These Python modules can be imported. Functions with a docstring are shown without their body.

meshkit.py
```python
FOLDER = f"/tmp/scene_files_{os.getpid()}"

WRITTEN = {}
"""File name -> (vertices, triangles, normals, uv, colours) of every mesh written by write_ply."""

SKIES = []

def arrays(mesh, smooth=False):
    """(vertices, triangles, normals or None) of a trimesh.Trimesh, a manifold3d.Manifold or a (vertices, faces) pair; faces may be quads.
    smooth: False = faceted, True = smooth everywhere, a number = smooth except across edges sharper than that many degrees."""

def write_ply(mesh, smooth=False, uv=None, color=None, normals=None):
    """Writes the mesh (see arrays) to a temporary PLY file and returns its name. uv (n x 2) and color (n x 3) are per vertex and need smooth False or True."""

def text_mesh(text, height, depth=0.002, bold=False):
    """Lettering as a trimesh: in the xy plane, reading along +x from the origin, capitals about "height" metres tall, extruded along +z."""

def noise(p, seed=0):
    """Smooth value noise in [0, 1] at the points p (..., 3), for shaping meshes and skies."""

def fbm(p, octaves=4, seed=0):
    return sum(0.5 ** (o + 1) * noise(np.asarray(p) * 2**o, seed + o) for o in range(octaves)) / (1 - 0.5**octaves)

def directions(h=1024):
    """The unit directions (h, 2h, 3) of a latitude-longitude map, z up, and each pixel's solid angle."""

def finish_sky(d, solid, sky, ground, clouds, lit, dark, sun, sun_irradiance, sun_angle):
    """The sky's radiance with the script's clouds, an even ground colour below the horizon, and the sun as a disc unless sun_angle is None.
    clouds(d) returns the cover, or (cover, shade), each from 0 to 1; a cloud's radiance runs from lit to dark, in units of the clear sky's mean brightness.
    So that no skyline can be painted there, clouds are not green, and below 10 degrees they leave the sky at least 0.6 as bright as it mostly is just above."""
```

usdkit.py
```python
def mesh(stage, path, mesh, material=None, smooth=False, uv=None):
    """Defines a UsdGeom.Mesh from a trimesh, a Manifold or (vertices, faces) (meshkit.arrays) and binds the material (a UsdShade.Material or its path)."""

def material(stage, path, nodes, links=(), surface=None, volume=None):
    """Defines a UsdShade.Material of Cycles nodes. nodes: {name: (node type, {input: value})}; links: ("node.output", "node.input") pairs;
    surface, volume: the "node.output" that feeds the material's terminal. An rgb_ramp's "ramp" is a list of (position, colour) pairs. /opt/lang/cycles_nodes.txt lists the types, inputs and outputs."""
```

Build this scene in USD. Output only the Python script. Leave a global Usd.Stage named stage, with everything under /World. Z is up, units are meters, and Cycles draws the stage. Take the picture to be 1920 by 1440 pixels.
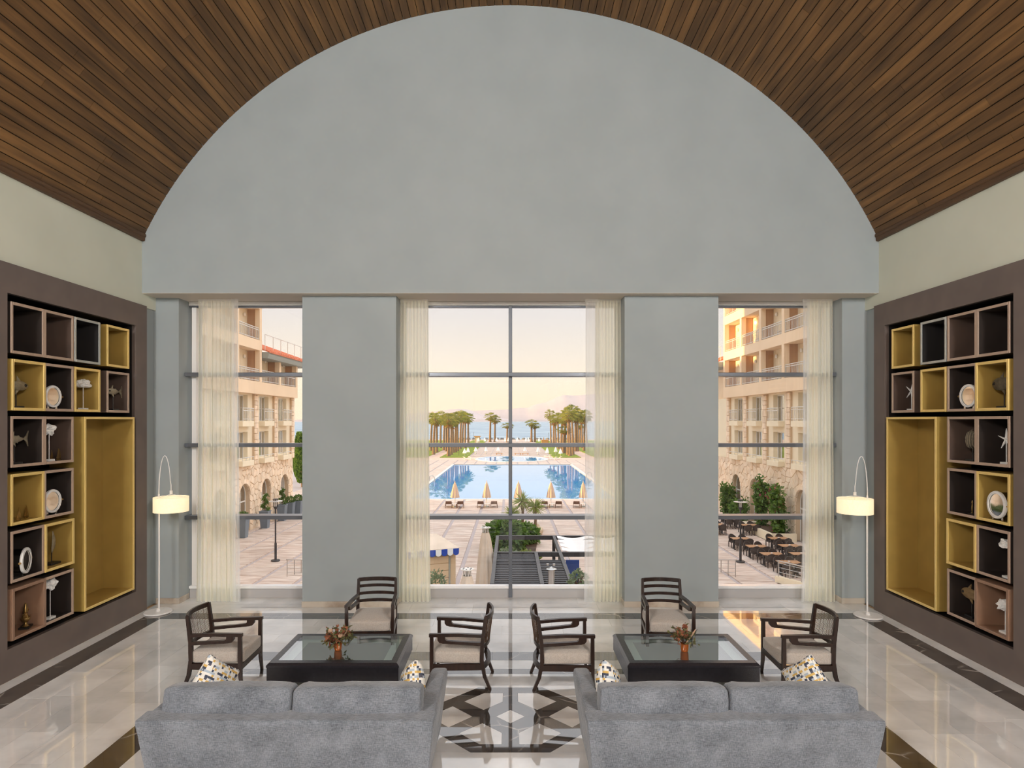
import math, random
import numpy as np, trimesh
from shapely.geometry import Polygon, box as sbox, MultiPoint
from shapely.ops import voronoi_diagram, unary_union
import usdkit, meshkit
from pxr import Usd, UsdGeom, UsdLux, Gf, Sdf, UsdShade

stage = Usd.Stage.CreateInMemory()
UsdGeom.SetStageUpAxis(stage, 'Z'); UsdGeom.SetStageMetersPerUnit(stage, 1.0)
UsdGeom.Xform.Define(stage, '/World'); UsdGeom.Scope.Define(stage, '/World/Looks')

# ------------------------------------------------------------------ camera, sky, sun, added lights, exposure
FPX, CX, HY, CAMZ = 1160.0, 957.0, 789.0, 2.75          # focal length and vanishing point in pixels, eye height
cam = UsdGeom.Camera.Define(stage, '/World/camera')
cam.CreateHorizontalApertureAttr(36.0); cam.CreateFocalLengthAttr(36.0 * FPX / 1920)
cam.CreateVerticalApertureOffsetAttr(36.0 * (HY - 720) / 1920); cam.CreateHorizontalApertureOffsetAttr(36.0 * (960 - CX) / 1920)
cam.CreateClippingRangeAttr(Gf.Vec2f(0.05, 60000)); cam.CreateExposureAttr(0.0)
UsdGeom.XformCommonAPI(cam).SetTranslate((0, 0, CAMZ)); UsdGeom.XformCommonAPI(cam).SetRotate((90, 0, 0))

sky = UsdLux.DomeLight.Define(stage, '/World/sky'); sky.CreateIntensityAttr(1.0)
skym = usdkit.material(stage, '/World/Looks/sky_air', {
    't': ('texture_coordinate', {}), 's': ('separate_xyz', {}),
    'r': ('rgb_ramp', {'ramp': [(0.0, (.50, .44, .38)), (.495, (.60, .52, .42)), (.5, (1.02, .84, .60)), (.515, (1.0, .84, .60)), (.55, (.93, .835, .72)), (.585, (.85, .80, .78)), (.66, (.95, .93, .95)), (.8, (1.25, 1.27, 1.33)), (1.0, (1.35, 1.39, 1.5))]}),
    'm': ('map_range', {'from_min': -1.0, 'from_max': 1.0, 'to_min': 0.0, 'to_max': 1.0}), 'b': ('background_shader', {'strength': 1.0})},
    [('t.generated', 's.vector'), ('s.z', 'm.value'), ('m.result', 'r.fac'), ('r.color', 'b.color')], surface='b.background')
UsdShade.MaterialBindingAPI.Apply(sky.GetPrim()).Bind(skym)

def aim(light, to):                                      # turns a light's -Z towards the direction TO
    q = Gf.Rotation(Gf.Vec3d(0, 0, -1), Gf.Vec3d(*to).GetNormalized())
    light.AddTransformOp().Set(Gf.Matrix4d().SetRotate(q))
sun = UsdLux.DistantLight.Define(stage, '/World/sun')
sun.CreateIntensityAttr(2.7); sun.CreateNormalizeAttr(True); sun.CreateAngleAttr(0.6); sun.CreateColorAttr(Gf.Vec3f(1, .60, .22))
SUN_EL, SUN_AZ = math.radians(3.5), (-1.0, -0.06)
aim(sun, (-SUN_AZ[0], -SUN_AZ[1], -math.tan(SUN_EL)))

# unseen sphere lights added behind the camera to brighten the hall
for i, (lx, ly, lz, power) in enumerate([(-4.0, -1.4, 6.2, 116), (4.0, -1.4, 6.2, 116), (-4.6, -5.0, 5.6, 125), (4.6, -5.0, 5.6, 125)]):
    lamp = UsdLux.SphereLight.Define(stage, f'/World/lobby_globe_light_{i + 1:03d}')
    lamp.CreateRadiusAttr(0.45); lamp.CreateIntensityAttr(power); lamp.CreateColorAttr(Gf.Vec3f(1.0, .985, .965))
    UsdGeom.XformCommonAPI(lamp).SetTranslate((lx, ly, lz))

# ------------------------------------------------------------------ helpers: naming
COUNT = {}
def numbered(parent, name):
    k = COUNT[(parent, name)] = COUNT.get((parent, name), -1) + 1
    return f'{parent}/{name}' + (f'_{k:03d}' if k else '')
def say(prim, label=None, cat=None, group=None, kind=None):
    for k, v in (('label', label), ('category', cat), ('group', group), ('kind', kind)):
        if v: prim.SetCustomDataByKey(k, v)
    return prim
def place(prim, loc=(0, 0, 0), rz=0.0, sc=None):
    x = UsdGeom.Xformable(prim); x.AddTranslateOp().Set(Gf.Vec3d(*map(float, loc)))
    if rz: x.AddRotateZOp().Set(float(math.degrees(rz)))
    if sc is not None: x.AddScaleOp().Set(Gf.Vec3f(*([sc] * 3 if np.ndim(sc) == 0 else sc)))
def thing(name, label, cat, loc=(0, 0, 0), rz=0.0, group=None, kind=None, sc=None):
    p = numbered('/World', name); x = UsdGeom.Xform.Define(stage, p); place(x, loc, rz, sc)
    say(x.GetPrim(), label, cat, group, kind); return p
def part(parent, name, mesh, m, smooth=35, label=None, kind=None):
    p = numbered(parent, name); o = usdkit.mesh(stage, p, mesh, MAT[m] if isinstance(m, str) else m, smooth=smooth)
    say(o.GetPrim(), label, kind=kind); return p
def single(name, mesh, m, label=None, cat=None, group=None, kind=None, smooth=35):
    p = numbered('/World', name); o = usdkit.mesh(stage, p, mesh, MAT[m] if isinstance(m, str) else m, smooth=smooth)
    say(o.GetPrim(), label, cat, group, kind); return p
def struct(name, mesh, m, smooth=False, parent='/World'):
    p = numbered(parent, name); o = usdkit.mesh(stage, p, mesh, MAT[m], smooth=smooth)
    if parent == '/World': say(o.GetPrim(), kind='structure')
    return p
def copy(src, label, loc, rz=0.0, group=None, name=None, sc=None):
    s = stage.GetPrimAtPath(src); was = s.GetCustomData()
    base = name or src.rsplit('/', 1)[1]
    if base[-4:-3] == '_' and base[-3:].isdigit(): base = base[:-4]
    p = numbered('/World', base); x = UsdGeom.Xform.Define(stage, p)
    x.GetPrim().GetReferences().AddInternalReference(src); x.GetPrim().SetInstanceable(True)
    x.ClearXformOpOrder(); 
    for a in ('xformOp:translate', 'xformOp:rotateZ', 'xformOp:scale'): x.GetPrim().RemoveProperty(a)
    ops = [x.GetPrim().CreateAttribute('xformOp:translate', Sdf.ValueTypeNames.Double3), x.GetPrim().CreateAttribute('xformOp:rotateZ', Sdf.ValueTypeNames.Float), x.GetPrim().CreateAttribute('xformOp:scale', Sdf.ValueTypeNames.Float3)]
    ops[0].Set(Gf.Vec3d(*map(float, loc))); ops[1].Set(float(math.degrees(rz))); ops[2].Set(Gf.Vec3f(*([1.0 if sc is None else sc] * 3 if np.ndim(sc) == 0 else sc)))
    x.GetXformOpOrderAttr().Set(['xformOp:translate', 'xformOp:rotateZ', 'xformOp:scale'])
    say(x.GetPrim(), label, was.get('category'), group or was.get('group')); return p

# ------------------------------------------------------------------ helpers: shapes (all return trimesh meshes)
PI = math.pi
def T(v, f): return trimesh.Trimesh(np.asarray(v, float), np.asarray(f, int), process=False)
def cat(*ms):
    ms = [m for g in ms for m in (g if isinstance(g, (list, tuple)) else [g])]
    return ms[0] if len(ms) == 1 else trimesh.util.concatenate(ms)
BOXF = np.array([[0, 2, 3], [0, 3, 1], [4, 5, 7], [4, 7, 6], [0, 1, 5], [0, 5, 4], [2, 6, 7], [2, 7, 3], [0, 4, 6], [0, 6, 2], [1, 3, 7], [1, 7, 5]])
def box(x0, x1, y0, y1, z0, z1, b=0.0):
    x0, x1 = min(x0, x1), max(x0, x1); y0, y1 = min(y0, y1), max(y0, y1); z0, z1 = min(z0, z1), max(z0, z1)
    if b <= 0:
        return T([[x, y, z] for z in (z0, z1) for y in (y0, y1) for x in (x0, x1)], BOXF)
    b = min(b, .45 * min(x1 - x0, y1 - y0, z1 - z0)); P = []
    for x, sx in ((x0, 1), (x1, -1)):
        for y, sy in ((y0, 1), (y1, -1)):
            for z, sz in ((z0, 1), (z1, -1)):
                P += [[x, y + sy * b, z + sz * b], [x + sx * b, y, z + sz * b], [x + sx * b, y + sy * b, z]]
    return hull(P)
def hull(P):
    h = trimesh.convex.convex_hull(np.asarray(P, float)); return T(h.vertices, h.faces)
def move(m, t=(0, 0, 0), rx=0, ry=0, rz=0, s=1):
    m = m.copy(); v = np.array(m.vertices) * s
    for ang, (a, b) in ((rx, (1, 2)), (ry, (2, 0)), (rz, (0, 1))):
        if ang:
            c, q = math.cos(ang), math.sin(ang); w = v.copy(); w[:, a] = c * v[:, a] - q * v[:, b]; w[:, b] = q * v[:, a] + c * v[:, b]; v = w
    m.vertices = v + np.asarray(t, float); return m
def mirx(m):
    m = m.copy(); v = np.array(m.vertices); v[:, 0] *= -1; return T(v, np.array(m.faces)[:, ::-1])
def tube(P, r, n=8, cap=True, flat=None):
    P = np.asarray(P, float); r = np.broadcast_to(r, (len(P),)).astype(float)
    t = np.gradient(P, axis=0); t /= np.linalg.norm(t, axis=1, keepdims=True) + 1e-12
    up = np.array([0, 0, 1.0]) if np.abs(t[:, 2]).max() < .95 else (np.array([1.0, 0, 0]) if np.abs(t[:, 0]).max() < .95 else np.array([0, 1.0, .001]))
    a = np.cross(t, up); a /= np.linalg.norm(a, axis=1, keepdims=True) + 1e-12; b = np.cross(a, t)
    an = np.arange(n) * 2 * PI / n + (PI / 4 if n == 4 else 0)
    fa, fb = flat or (1, 1)
    v = P[:, None] + r[:, None, None] * (fa * np.cos(an)[None, :, None] * a[:, None] + fb * np.sin(an)[None, :, None] * b[:, None])
    f = []
    for i in range(len(P) - 1):
        for j in range(n):
            k = (j + 1) % n; q = [i * n + j, i * n + k, (i + 1) * n + k, (i + 1) * n + j]; f += [[q[0], q[2], q[1]], [q[0], q[3], q[2]]]
    v = v.reshape(-1, 3)
    if cap:
        c0, c1 = len(v), len(v) + 1; v = np.vstack([v, P[:1], P[-1:]]); e = (len(P) - 1) * n
        for j in range(n):
            k = (j + 1) % n; f += [[c0, j, k], [c1, e + k, e + j]]
    m = T(v, f)
    return m
def bar(p, q, w, h=None):                                 # square bar between two points
    return tube([p, q], (w / 2) * math.sqrt(2), 4, flat=(1, (h or w) / w))
def lathe(prof, n=24, c=(0, 0, 0), axis='z'):
    prof = np.asarray(prof, float); an = np.arange(n) * 2 * PI / n; k = len(prof)
    v = np.stack([prof[:, None, 0] * np.cos(an), prof[:, None, 0] * np.sin(an), np.broadcast_to(prof[:, None, 1], (k, n))], -1).reshape(-1, 3); f = []
    for i in range(k - 1):
        for j in range(n):
            m = (j + 1) % n; f += [[i * n + j, i * n + m, (i + 1) * n + m], [i * n + j, (i + 1) * n + m, (i + 1) * n + j]]
    if axis == 'x': v = v[:, [2, 0, 1]]
    if axis == 'y': v = v[:, [1, 2, 0]]
    return T(v + np.asarray(c), f)
def disc(r, z0, z1, n=24, c=(0, 0, 0), axis='z', b=0.0):
    return lathe([(1e-5, z0), (r - b, z0), (r, z0 + b), (r, z1 - b), (r - b, z1), (1e-5, z1)] if b else [(1e-5, z0), (r, z0), (r, z1), (1e-5, z1)], n, c, axis)
def prism(poly, a0, a1, axis='y'):                        # outline in the two other axes (xz, yz or xy), pushed out along AXIS
    poly = poly if hasattr(poly, 'geom_type') else Polygon(poly)
    ms = []
    for g in getattr(poly, 'geoms', [poly]):
        if g.is_empty or g.area < 1e-7 or g.geom_type != 'Polygon': continue
        m = trimesh.creation.extrude_polygon(g, a1 - a0, engine='earcut'); v = np.array(m.vertices); f = np.array(m.faces); v[:, 2] += a0
        if axis == 'y': v = np.c_[v[:, 0], v[:, 2], v[:, 1]]; f = f[:, ::-1]
        if axis == 'x': v = np.c_[v[:, 2], v[:, 0], v[:, 1]]
        ms.append(T(v, f))
    return cat(ms)
def stone(poly, a0, a1, b, axis='x'):                     # a convex outline pushed out from a0 to a1 with a chamfer towards a1
    P = np.array(poly.exterior.coords)[:-1]; q = poly.buffer(-b, join_style=2); Q = np.array(q.exterior.coords)[:-1] if q.geom_type == 'Polygon' and not q.is_empty else P
    s = 1 if a1 > a0 else -1; v = np.vstack([np.c_[P, np.full(len(P), a0)], np.c_[P, np.full(len(P), a1 - s * b)], np.c_[Q, np.full(len(Q), a1)]])
    return hull(v[:, [2, 0, 1]] if axis == 'x' else v[:, [0, 2, 1]] if axis == 'y' else v)
def surf(F, nu, nv, wrap=False):                          # F(u, v) -> points, u and v arrays in 0..1
    u, v = np.meshgrid(np.linspace(0, 1, nu), np.linspace(0, 1, nv), indexing='ij'); P = F(u, v).reshape(-1, 3)
    i, j = np.meshgrid(np.arange(nu - 1), np.arange(nv - 1), indexing='ij'); a = (i * nv + j).ravel(); q = np.stack([a, a + nv, a + nv + 1, a + 1], 1)
    return T(P, np.vstack([q[:, [0, 1, 2]], q[:, [0, 2, 3]]]))
def ball(r=(1, 1, 1), c=(0, 0, 0), n=2):
    m = trimesh.creation.icosphere(n); return T(np.array(m.vertices) * np.asarray(r) * np.ones(3) + np.asarray(c), m.faces)
def softbox(x0, x1, y0, y1, z0, z1, r=.05, n=10, puff=(0, 0, 0), wob=0.0, seed=0):
    """A cushion: a box with rounded edges, faces that bulge by PUFF, and soft creases."""
    lo, hi = np.array([x0, y0, z0], float), np.array([x1, y1, z1], float); c, h = (lo + hi) / 2, (hi - lo) / 2
    g = np.linspace(-1, 1, n + 1); V, F = [], []
    for ax in range(3):
        for s in (-1, 1):
            o = sum(len(x) for x in V); a, b = np.meshgrid(g, g, indexing='ij'); p = np.zeros((n + 1, n + 1, 3)); p[..., ax] = s; p[..., (ax + 1) % 3] = a; p[..., (ax + 2) % 3] = b
            V.append(p.reshape(-1, 3)); i, j = np.meshgrid(np.arange(n), np.arange(n), indexing='ij'); k = (i * (n + 1) + j).ravel() + o; q = np.stack([k, k + n + 1, k + n + 2, k + 1], 1)
            t = np.vstack([q[:, [0, 1, 2]], q[:, [0, 2, 3]]]); F.append(t if s > 0 else t[:, ::-1])
    u = np.vstack(V); u = np.sign(u) * np.abs(u) ** .75; p = u * h; inner = np.clip(p, -(h - r), h - r); d = p - inner; L = np.linalg.norm(d, axis=1, keepdims=True)
    p = inner + np.where(L > 1e-9, d / np.maximum(L, 1e-9) * np.minimum(r, np.maximum(L, r * (L > 1e-9))), 0)
    for ax in range(3):
        o1, o2 = u[:, (ax + 1) % 3], u[:, (ax + 2) % 3]; p[:, ax] += np.sign(u[:, ax]) * (np.abs(u[:, ax]) > .5) * puff[ax] * (1 - o1 ** 2) * (1 - o2 ** 2)
    m = trimesh.Trimesh(p + c, np.vstack(F), process=False); m.merge_vertices(digits_vertex=5)
    if wob:
        v = np.array(m.vertices); m.vertices = v + wob * (np.stack([meshkit.fbm(v * 6 + k * 17.3, 3, seed + k) for k in range(3)], 1) - .5) * 2
    return T(m.vertices, m.faces)
def blades(C, D, U, L, W, bend=0.0, taper=.5):            # many leaves: a folded blade of 4 triangles at each root C, along D, with side vector U
    C, D, U = np.asarray(C, float), np.asarray(D, float), np.asarray(U, float); n = len(C); L = np.broadcast_to(L, (n,))[:, None]; W = np.broadcast_to(W, (n,))[:, None]
    dn = np.zeros_like(D); dn[:, 2] = -bend
    m = C + D * L * taper + dn * L * .25; t = C + D * L + dn * L
    V = np.stack([C - U * W * .2, C + U * W * .2, m - U * W * .5, m + U * W * .5, t], 1).reshape(-1, 3); b = np.arange(n)[:, None] * 5
    F = np.vstack([b + [0, 1, 3], b + [0, 3, 2], b + [2, 3, 4]]); return T(V, F)
def unit(v): v = np.asarray(v, float); return v / (np.linalg.norm(v, axis=-1, keepdims=True) + 1e-12)
def W(px, py, d):                                          # the point at depth d along the line of sight through a pixel of the photograph
    return np.array([(px - CX) * d / FPX, d, CAMZ - (py - HY) * d / FPX])
def S(r, g, b):                                            # 8-bit display colour -> linear
    c = np.array([r, g, b]) / 255.0; return tuple(np.where(c <= .04045, c / 12.92, ((c + .055) / 1.055) ** 2.4))

# ------------------------------------------------------------------ materials
MAT = {}
def mat(name, c1, c2=None, scale=5, stretch=(1, 1, 1), detail=4, rough=.5, spec=.5, metal=0, bump=0, bscale=None, rnd=0, ramp=(.35, .65), coat=0, sheen=0, coord='object', translucent=0, emit=None, extra=None, rrough=0, ior=1.5):
    N = {'p': ('principled_bsdf', {'roughness': rough, 'specular_ior_level': spec, 'ior': ior, 'metallic': metal, 'coat_weight': coat, 'sheen_weight': sheen, 'base_color': c1})}; L = []
    col = None
    if c2 is not None or bump:
        N['t'] = ('texture_coordinate', {}); N['geo'] = ('geometry', {}); N['m'] = ('mapping', {'scale': stretch}); L.append(('t.object' if coord == 'object' else 'geo.position', 'm.vector'))
        N['n'] = ('noise_texture', {'scale': scale, 'detail': detail, 'roughness': .55}); L.append(('m.vector', 'n.vector'))
    if c2 is not None:
        N['r'] = ('rgb_ramp', {'ramp': [(ramp[0], c1), (ramp[1], c2)]}); L.append(('n.fac', 'r.fac')); col = 'r.color'
    if rnd:
        N['oi'] = ('object_info', {}); N['mr'] = ('map_range', {'from_min': 0., 'from_max': 1., 'to_min': 1 - rnd, 'to_max': 1 + rnd}); N['h'] = ('hsv', {'color': c1}); L += [('oi.random', 'mr.value'), ('mr.result', 'h.value')]
        if col: L.append((col, 'h.color'))
        col = 'h.color'
    if col: L.append((col, 'p.base_color'))
    if rrough:
        N['rr'] = ('map_range', {'from_min': .3, 'from_max': .7, 'to_min': rough, 'to_max': rough + rrough}); L += [('n.fac', 'rr.value'), ('rr.result', 'p.roughness')]
    if bump:
        src = 'n.fac'
        if bscale: N['n2'] = ('noise_texture', {'scale': bscale, 'detail': 3}); L.append(('m.vector', 'n2.vector')); src = 'n2.fac'
        N['b'] = ('bump', {'strength': 1.0, 'distance': bump}); L += [(src, 'b.height'), ('b.normal', 'p.normal')]
    if emit: N['p'][1].update(emission_color=emit[0], emission_strength=emit[1])
    out = 'p.BSDF'
    if translucent:
        N['tr'] = ('translucent_bsdf', {'color': c2 or c1}); N['mx'] = ('mix_closure', {'fac': translucent}); L += [('p.BSDF', 'mx.closure1'), ('tr.BSDF', 'mx.closure2')]; out = 'mx.closure'
        if col: L.append((col, 'tr.color'))
    MAT[name] = usdkit.material(stage, f'/World/Looks/{name}', N, L, surface=out)
def glassmat(name, tint=(1, 1, 1), f0=.06):               # a single sheet of glass: reflection by Schlick's law from either side
    MAT[name] = usdkit.material(stage, f'/World/Looks/{name}', {'f': ('layer_weight', {'blend': .5}), 'p': ('math', {'math_type': 'power', 'value2': 5.0}), 'a': ('math', {'math_type': 'multiply_add', 'value2': 1 - f0, 'value3': f0}), 'tr': ('transparent_bsdf', {'color': tint}), 'g': ('glossy_bsdf', {'roughness': 0.0, 'color': (1, 1, 1)}), 'x': ('mix_closure', {})},
        [('f.facing', 'p.value1'), ('p.value', 'a.value1'), ('a.value', 'x.fac'), ('tr.BSDF', 'x.closure1'), ('g.BSDF', 'x.closure2')], surface='x.closure')
def quad(p, u, v): p, u, v = np.array(p, float), np.array(u, float), np.array(v, float); return T([p, p + u, p + u + v, p + v], [[0, 1, 2], [0, 2, 3]])
# ------------------------------------------------------------------ the materials used
def wood(name, a, b, rough=.45, rnd=.0, stretch=(14, .8, 14), scale=2.0, spec=.4):
    mat(name, a, b, scale=scale, stretch=stretch, detail=6, rough=rough, spec=spec, rnd=rnd, ramp=(.3, .7), bump=.0006)
mat('wall_paint', (.32, .358, .368), (.342, .38, .39), scale=1.3, rough=.85, spec=.2, bump=.0004, bscale=220)
mat('side_paint', (.60, .625, .53), (.63, .655, .56), scale=1.3, rough=.85, spec=.2, bump=.0004, bscale=220)
mat('soffit_paint', (.60, .55, .48), rough=.85, spec=.2)
mat('panel_taupe', S(112, 100, 94), S(104, 93, 88), scale=3, stretch=(1, 1, 1), rough=.42, spec=.35, bump=.0003, bscale=160)
mat('niche_black', S(30, 27, 27), rough=.6, spec=.3)
wood('ceiling_wood', S(76, 53, 28), S(128, 93, 52), rough=.5, rnd=.24, stretch=(7, .55, 7), scale=1.6)
wood('cornice_wood', S(80, 56, 34), S(98, 70, 44), rough=.5)
wood('dark_wood', S(34, 23, 19), S(52, 35, 28), rough=.32, stretch=(10, 10, 1.5), scale=3, spec=.5)
mat('marble', S(205, 204, 202), S(234, 233, 231), scale=2.2, detail=8, rough=.03, ior=3.0, rnd=.10, ramp=(.3, .7))
mat('marble_plain', S(196, 187, 175), S(210, 203, 192), scale=2.2, detail=8, rough=.03, ior=3.0, ramp=(.3, .7))
def veined(name, base, base2, vein, rough=.03):
    MAT[name] = usdkit.material(stage, f'/World/Looks/{name}', {
        't': ('texture_coordinate', {}), 'd': ('noise_texture', {'scale': 2.0, 'detail': 6}), 'mx': ('mix_vector', {'fac': .12}), 'v': ('voronoi_texture', {'feature': 'distance_to_edge', 'scale': 2.6}),
        'vr': ('rgb_ramp', {'ramp': [(0, (1, 1, 1)), (.018, (.3, .3, .3)), (.045, (0, 0, 0))]}), 'n': ('noise_texture', {'scale': 1.7, 'detail': 3}), 'nr': ('rgb_ramp', {'ramp': [(.48, (0, 0, 0)), (.62, (1, 1, 1))]}),
        'mu': ('mix', {'mix_type': 'multiply', 'fac': 1.0}), 'n2': ('noise_texture', {'scale': 5, 'detail': 8}), 'b2': ('rgb_ramp', {'ramp': [(.35, base), (.65, base2)]}), 'fin': ('mix', {'color2': vein}), 'p': ('principled_bsdf', {'roughness': rough, 'specular_ior_level': .5, 'ior': 3.0})},
        [('t.object', 'd.vector'), ('t.object', 'mx.a'), ('d.color', 'mx.b'), ('mx.result', 'v.vector'), ('v.distance', 'vr.fac'), ('t.object', 'n.vector'), ('n.fac', 'nr.fac'), ('vr.color', 'mu.color1'), ('nr.color', 'mu.color2'), ('t.object', 'n2.vector'), ('n2.fac', 'b2.fac'), ('b2.color', 'fin.color1'), ('mu.color', 'fin.fac'), ('fin.color', 'p.base_color')], surface='p.BSDF')
veined('marble_dark', S(62, 56, 51), S(84, 77, 70), S(190, 182, 172))
mat('marble_skirt', S(190, 180, 166), S(150, 130, 112), scale=3, detail=7, rough=.2, ramp=(.45, .75))
mat('alu_grey', S(120, 124, 132), rough=.28, metal=.55)
mat('alu_white', S(226, 224, 222), rough=.4)
mat('sill_white', S(240, 240, 240), rough=.18, ior=1.9)
mat('sill_panel', S(176, 174, 174), rough=.5)
glassmat('pane_glass', (.97, .98, .976), .05)
glassmat('table_glass', (.64, .76, .73), .42)
glassmat('far_glass', (.40, .44, .44), .48)
mat('white_metal', S(232, 230, 228), rough=.35, spec=.5)
mat('lamp_shade', S(250, 244, 232), S(255, 250, 240), scale=40, rough=.9, translucent=.55, emit=(S(255, 234, 196), .55))
mat('bulb', (1, .9, .7), emit=((1, .87, .66), 5.0))
mat('leather_black', S(24, 23, 27), S(30, 29, 34), scale=30, rough=.3, spec=.5, bump=.0012, bscale=120)
mat('leather_stitched', S(30, 29, 34), S(38, 37, 43), scale=60, rough=.28, spec=.6, bump=.002, bscale=60)
mat('shelf_grey', S(112, 110, 108), rough=.5)
mat('shelf_pale', S(206, 214, 208), rough=.4)
mat('seat_fabric', S(168, 159, 150), S(184, 176, 168), scale=90, rough=.95, spec=.1, sheen=.3, bump=.0006)
MAT['sofa_fabric'] = usdkit.material(stage, '/World/Looks/sofa_fabric', {
    't': ('texture_coordinate', {}), 'ma': ('mapping', {'scale': (28, 160, 340)}), 'mb': ('mapping', {'scale': (340, 160, 40)}), 'na': ('noise_texture', {'scale': 1.0, 'detail': 3}), 'nb': ('noise_texture', {'scale': 1.0, 'detail': 3}), 'nl': ('noise_texture', {'scale': 5, 'detail': 3}),
    'ad': ('math', {'math_type': 'add'}), 'ad2': ('math', {'math_type': 'multiply_add', 'value2': .7, 'value3': 0.}), 'r': ('rgb_ramp', {'ramp': [(.9, S(76, 78, 84)), (1.5, S(148, 148, 152))]}), 'mr': ('map_range', {'from_min': .95, 'from_max': 1.75, 'to_min': 0., 'to_max': 1.}),
    'b': ('bump', {'distance': .002}), 'p': ('principled_bsdf', {'roughness': .95, 'specular_ior_level': .1, 'sheen_weight': .25})},
    [('t.object', 'ma.vector'), ('t.object', 'mb.vector'), ('ma.vector', 'na.vector'), ('mb.vector', 'nb.vector'), ('t.object', 'nl.vector'), ('na.fac', 'ad.value1'), ('nb.fac', 'ad.value2'), ('nl.fac', 'ad2.value1'), ('ad.value', 'ad2.value3'), ('ad2.value', 'mr.value'), ('mr.result', 'r.fac'), ('r.color', 'p.base_color'), ('ad.value', 'b.height'), ('b.normal', 'p.normal')], surface='p.BSDF')
usdkit.material(stage, '/World/Looks/sofa_fabric', {'r': ('rgb_ramp', {'ramp': [(.15, S(84, 90, 98)), (.85, S(134, 140, 149))]})})
MAT['pillow_fabric'] = usdkit.material(stage, '/World/Looks/pillow_fabric', {           # woven check: white ground, navy, ochre and pale blue patches
    't': ('texture_coordinate', {}), 'm': ('mapping', {'scale': (58, 58, 58)}), 'fl': ('vector_math', {'math_type': 'floor'}), 'w': ('white_noise_texture', {'dimensions': '3D'}), 'row': ('separate_xyz', {}), 'rm': ('math', {'math_type': 'floored_modulo', 'value2': 3.0}),
    'rs': ('map_range', {'from_min': 0., 'from_max': 2., 'to_min': 0., 'to_max': .66}), 'ws': ('math', {'math_type': 'multiply', 'value2': .33}), 'ad': ('math', {'math_type': 'add'}),
    'c': ('rgb_ramp', {'interpolate': False, 'ramp': [(0, S(70, 76, 92)), (.14, S(222, 222, 216)), (.34, S(204, 170, 100)), (.50, S(228, 226, 220)), (.67, S(170, 184, 198)), (.78, S(226, 224, 218)), (.94, S(84, 86, 98))]}),
    'p': ('principled_bsdf', {'roughness': .95, 'specular_ior_level': .1})},
    [('t.object', 'm.vector'), ('m.vector', 'fl.vector1'), ('fl.vector', 'w.vector'), ('fl.vector', 'row.vector'), ('row.z', 'rm.value1'), ('rm.value', 'rs.value'), ('w.value', 'ws.value1'), ('rs.result', 'ad.value1'), ('ws.value', 'ad.value2'), ('ad.value', 'c.fac'), ('c.color', 'p.base_color')], surface='p.BSDF')
def cloth(name, c, thin):                                  # window curtains: light passes through the weave
    MAT[name] = usdkit.material(stage, f'/World/Looks/{name}', {'d': ('diffuse_bsdf', {'color': c}), 'tr': ('translucent_bsdf', {'color': c}), 'm': ('mix_closure', {'fac': .8}), 'cl': ('transparent_bsdf', {'color': (1, 1, 1)}), 'm2': ('mix_closure', {'fac': thin})},
        [('d.BSDF', 'm.closure1'), ('tr.BSDF', 'm.closure2'), ('m.closure', 'm2.closure1'), ('cl.BSDF', 'm2.closure2')], surface='m2.closure')
cloth('curtain', (.985, .97, .87), .25); cloth('sheer', (.95, .95, .92), .5)
mat('lacquer_brown', S(92, 76, 68), S(84, 70, 63), scale=4, rough=.4, spec=.4)
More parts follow.
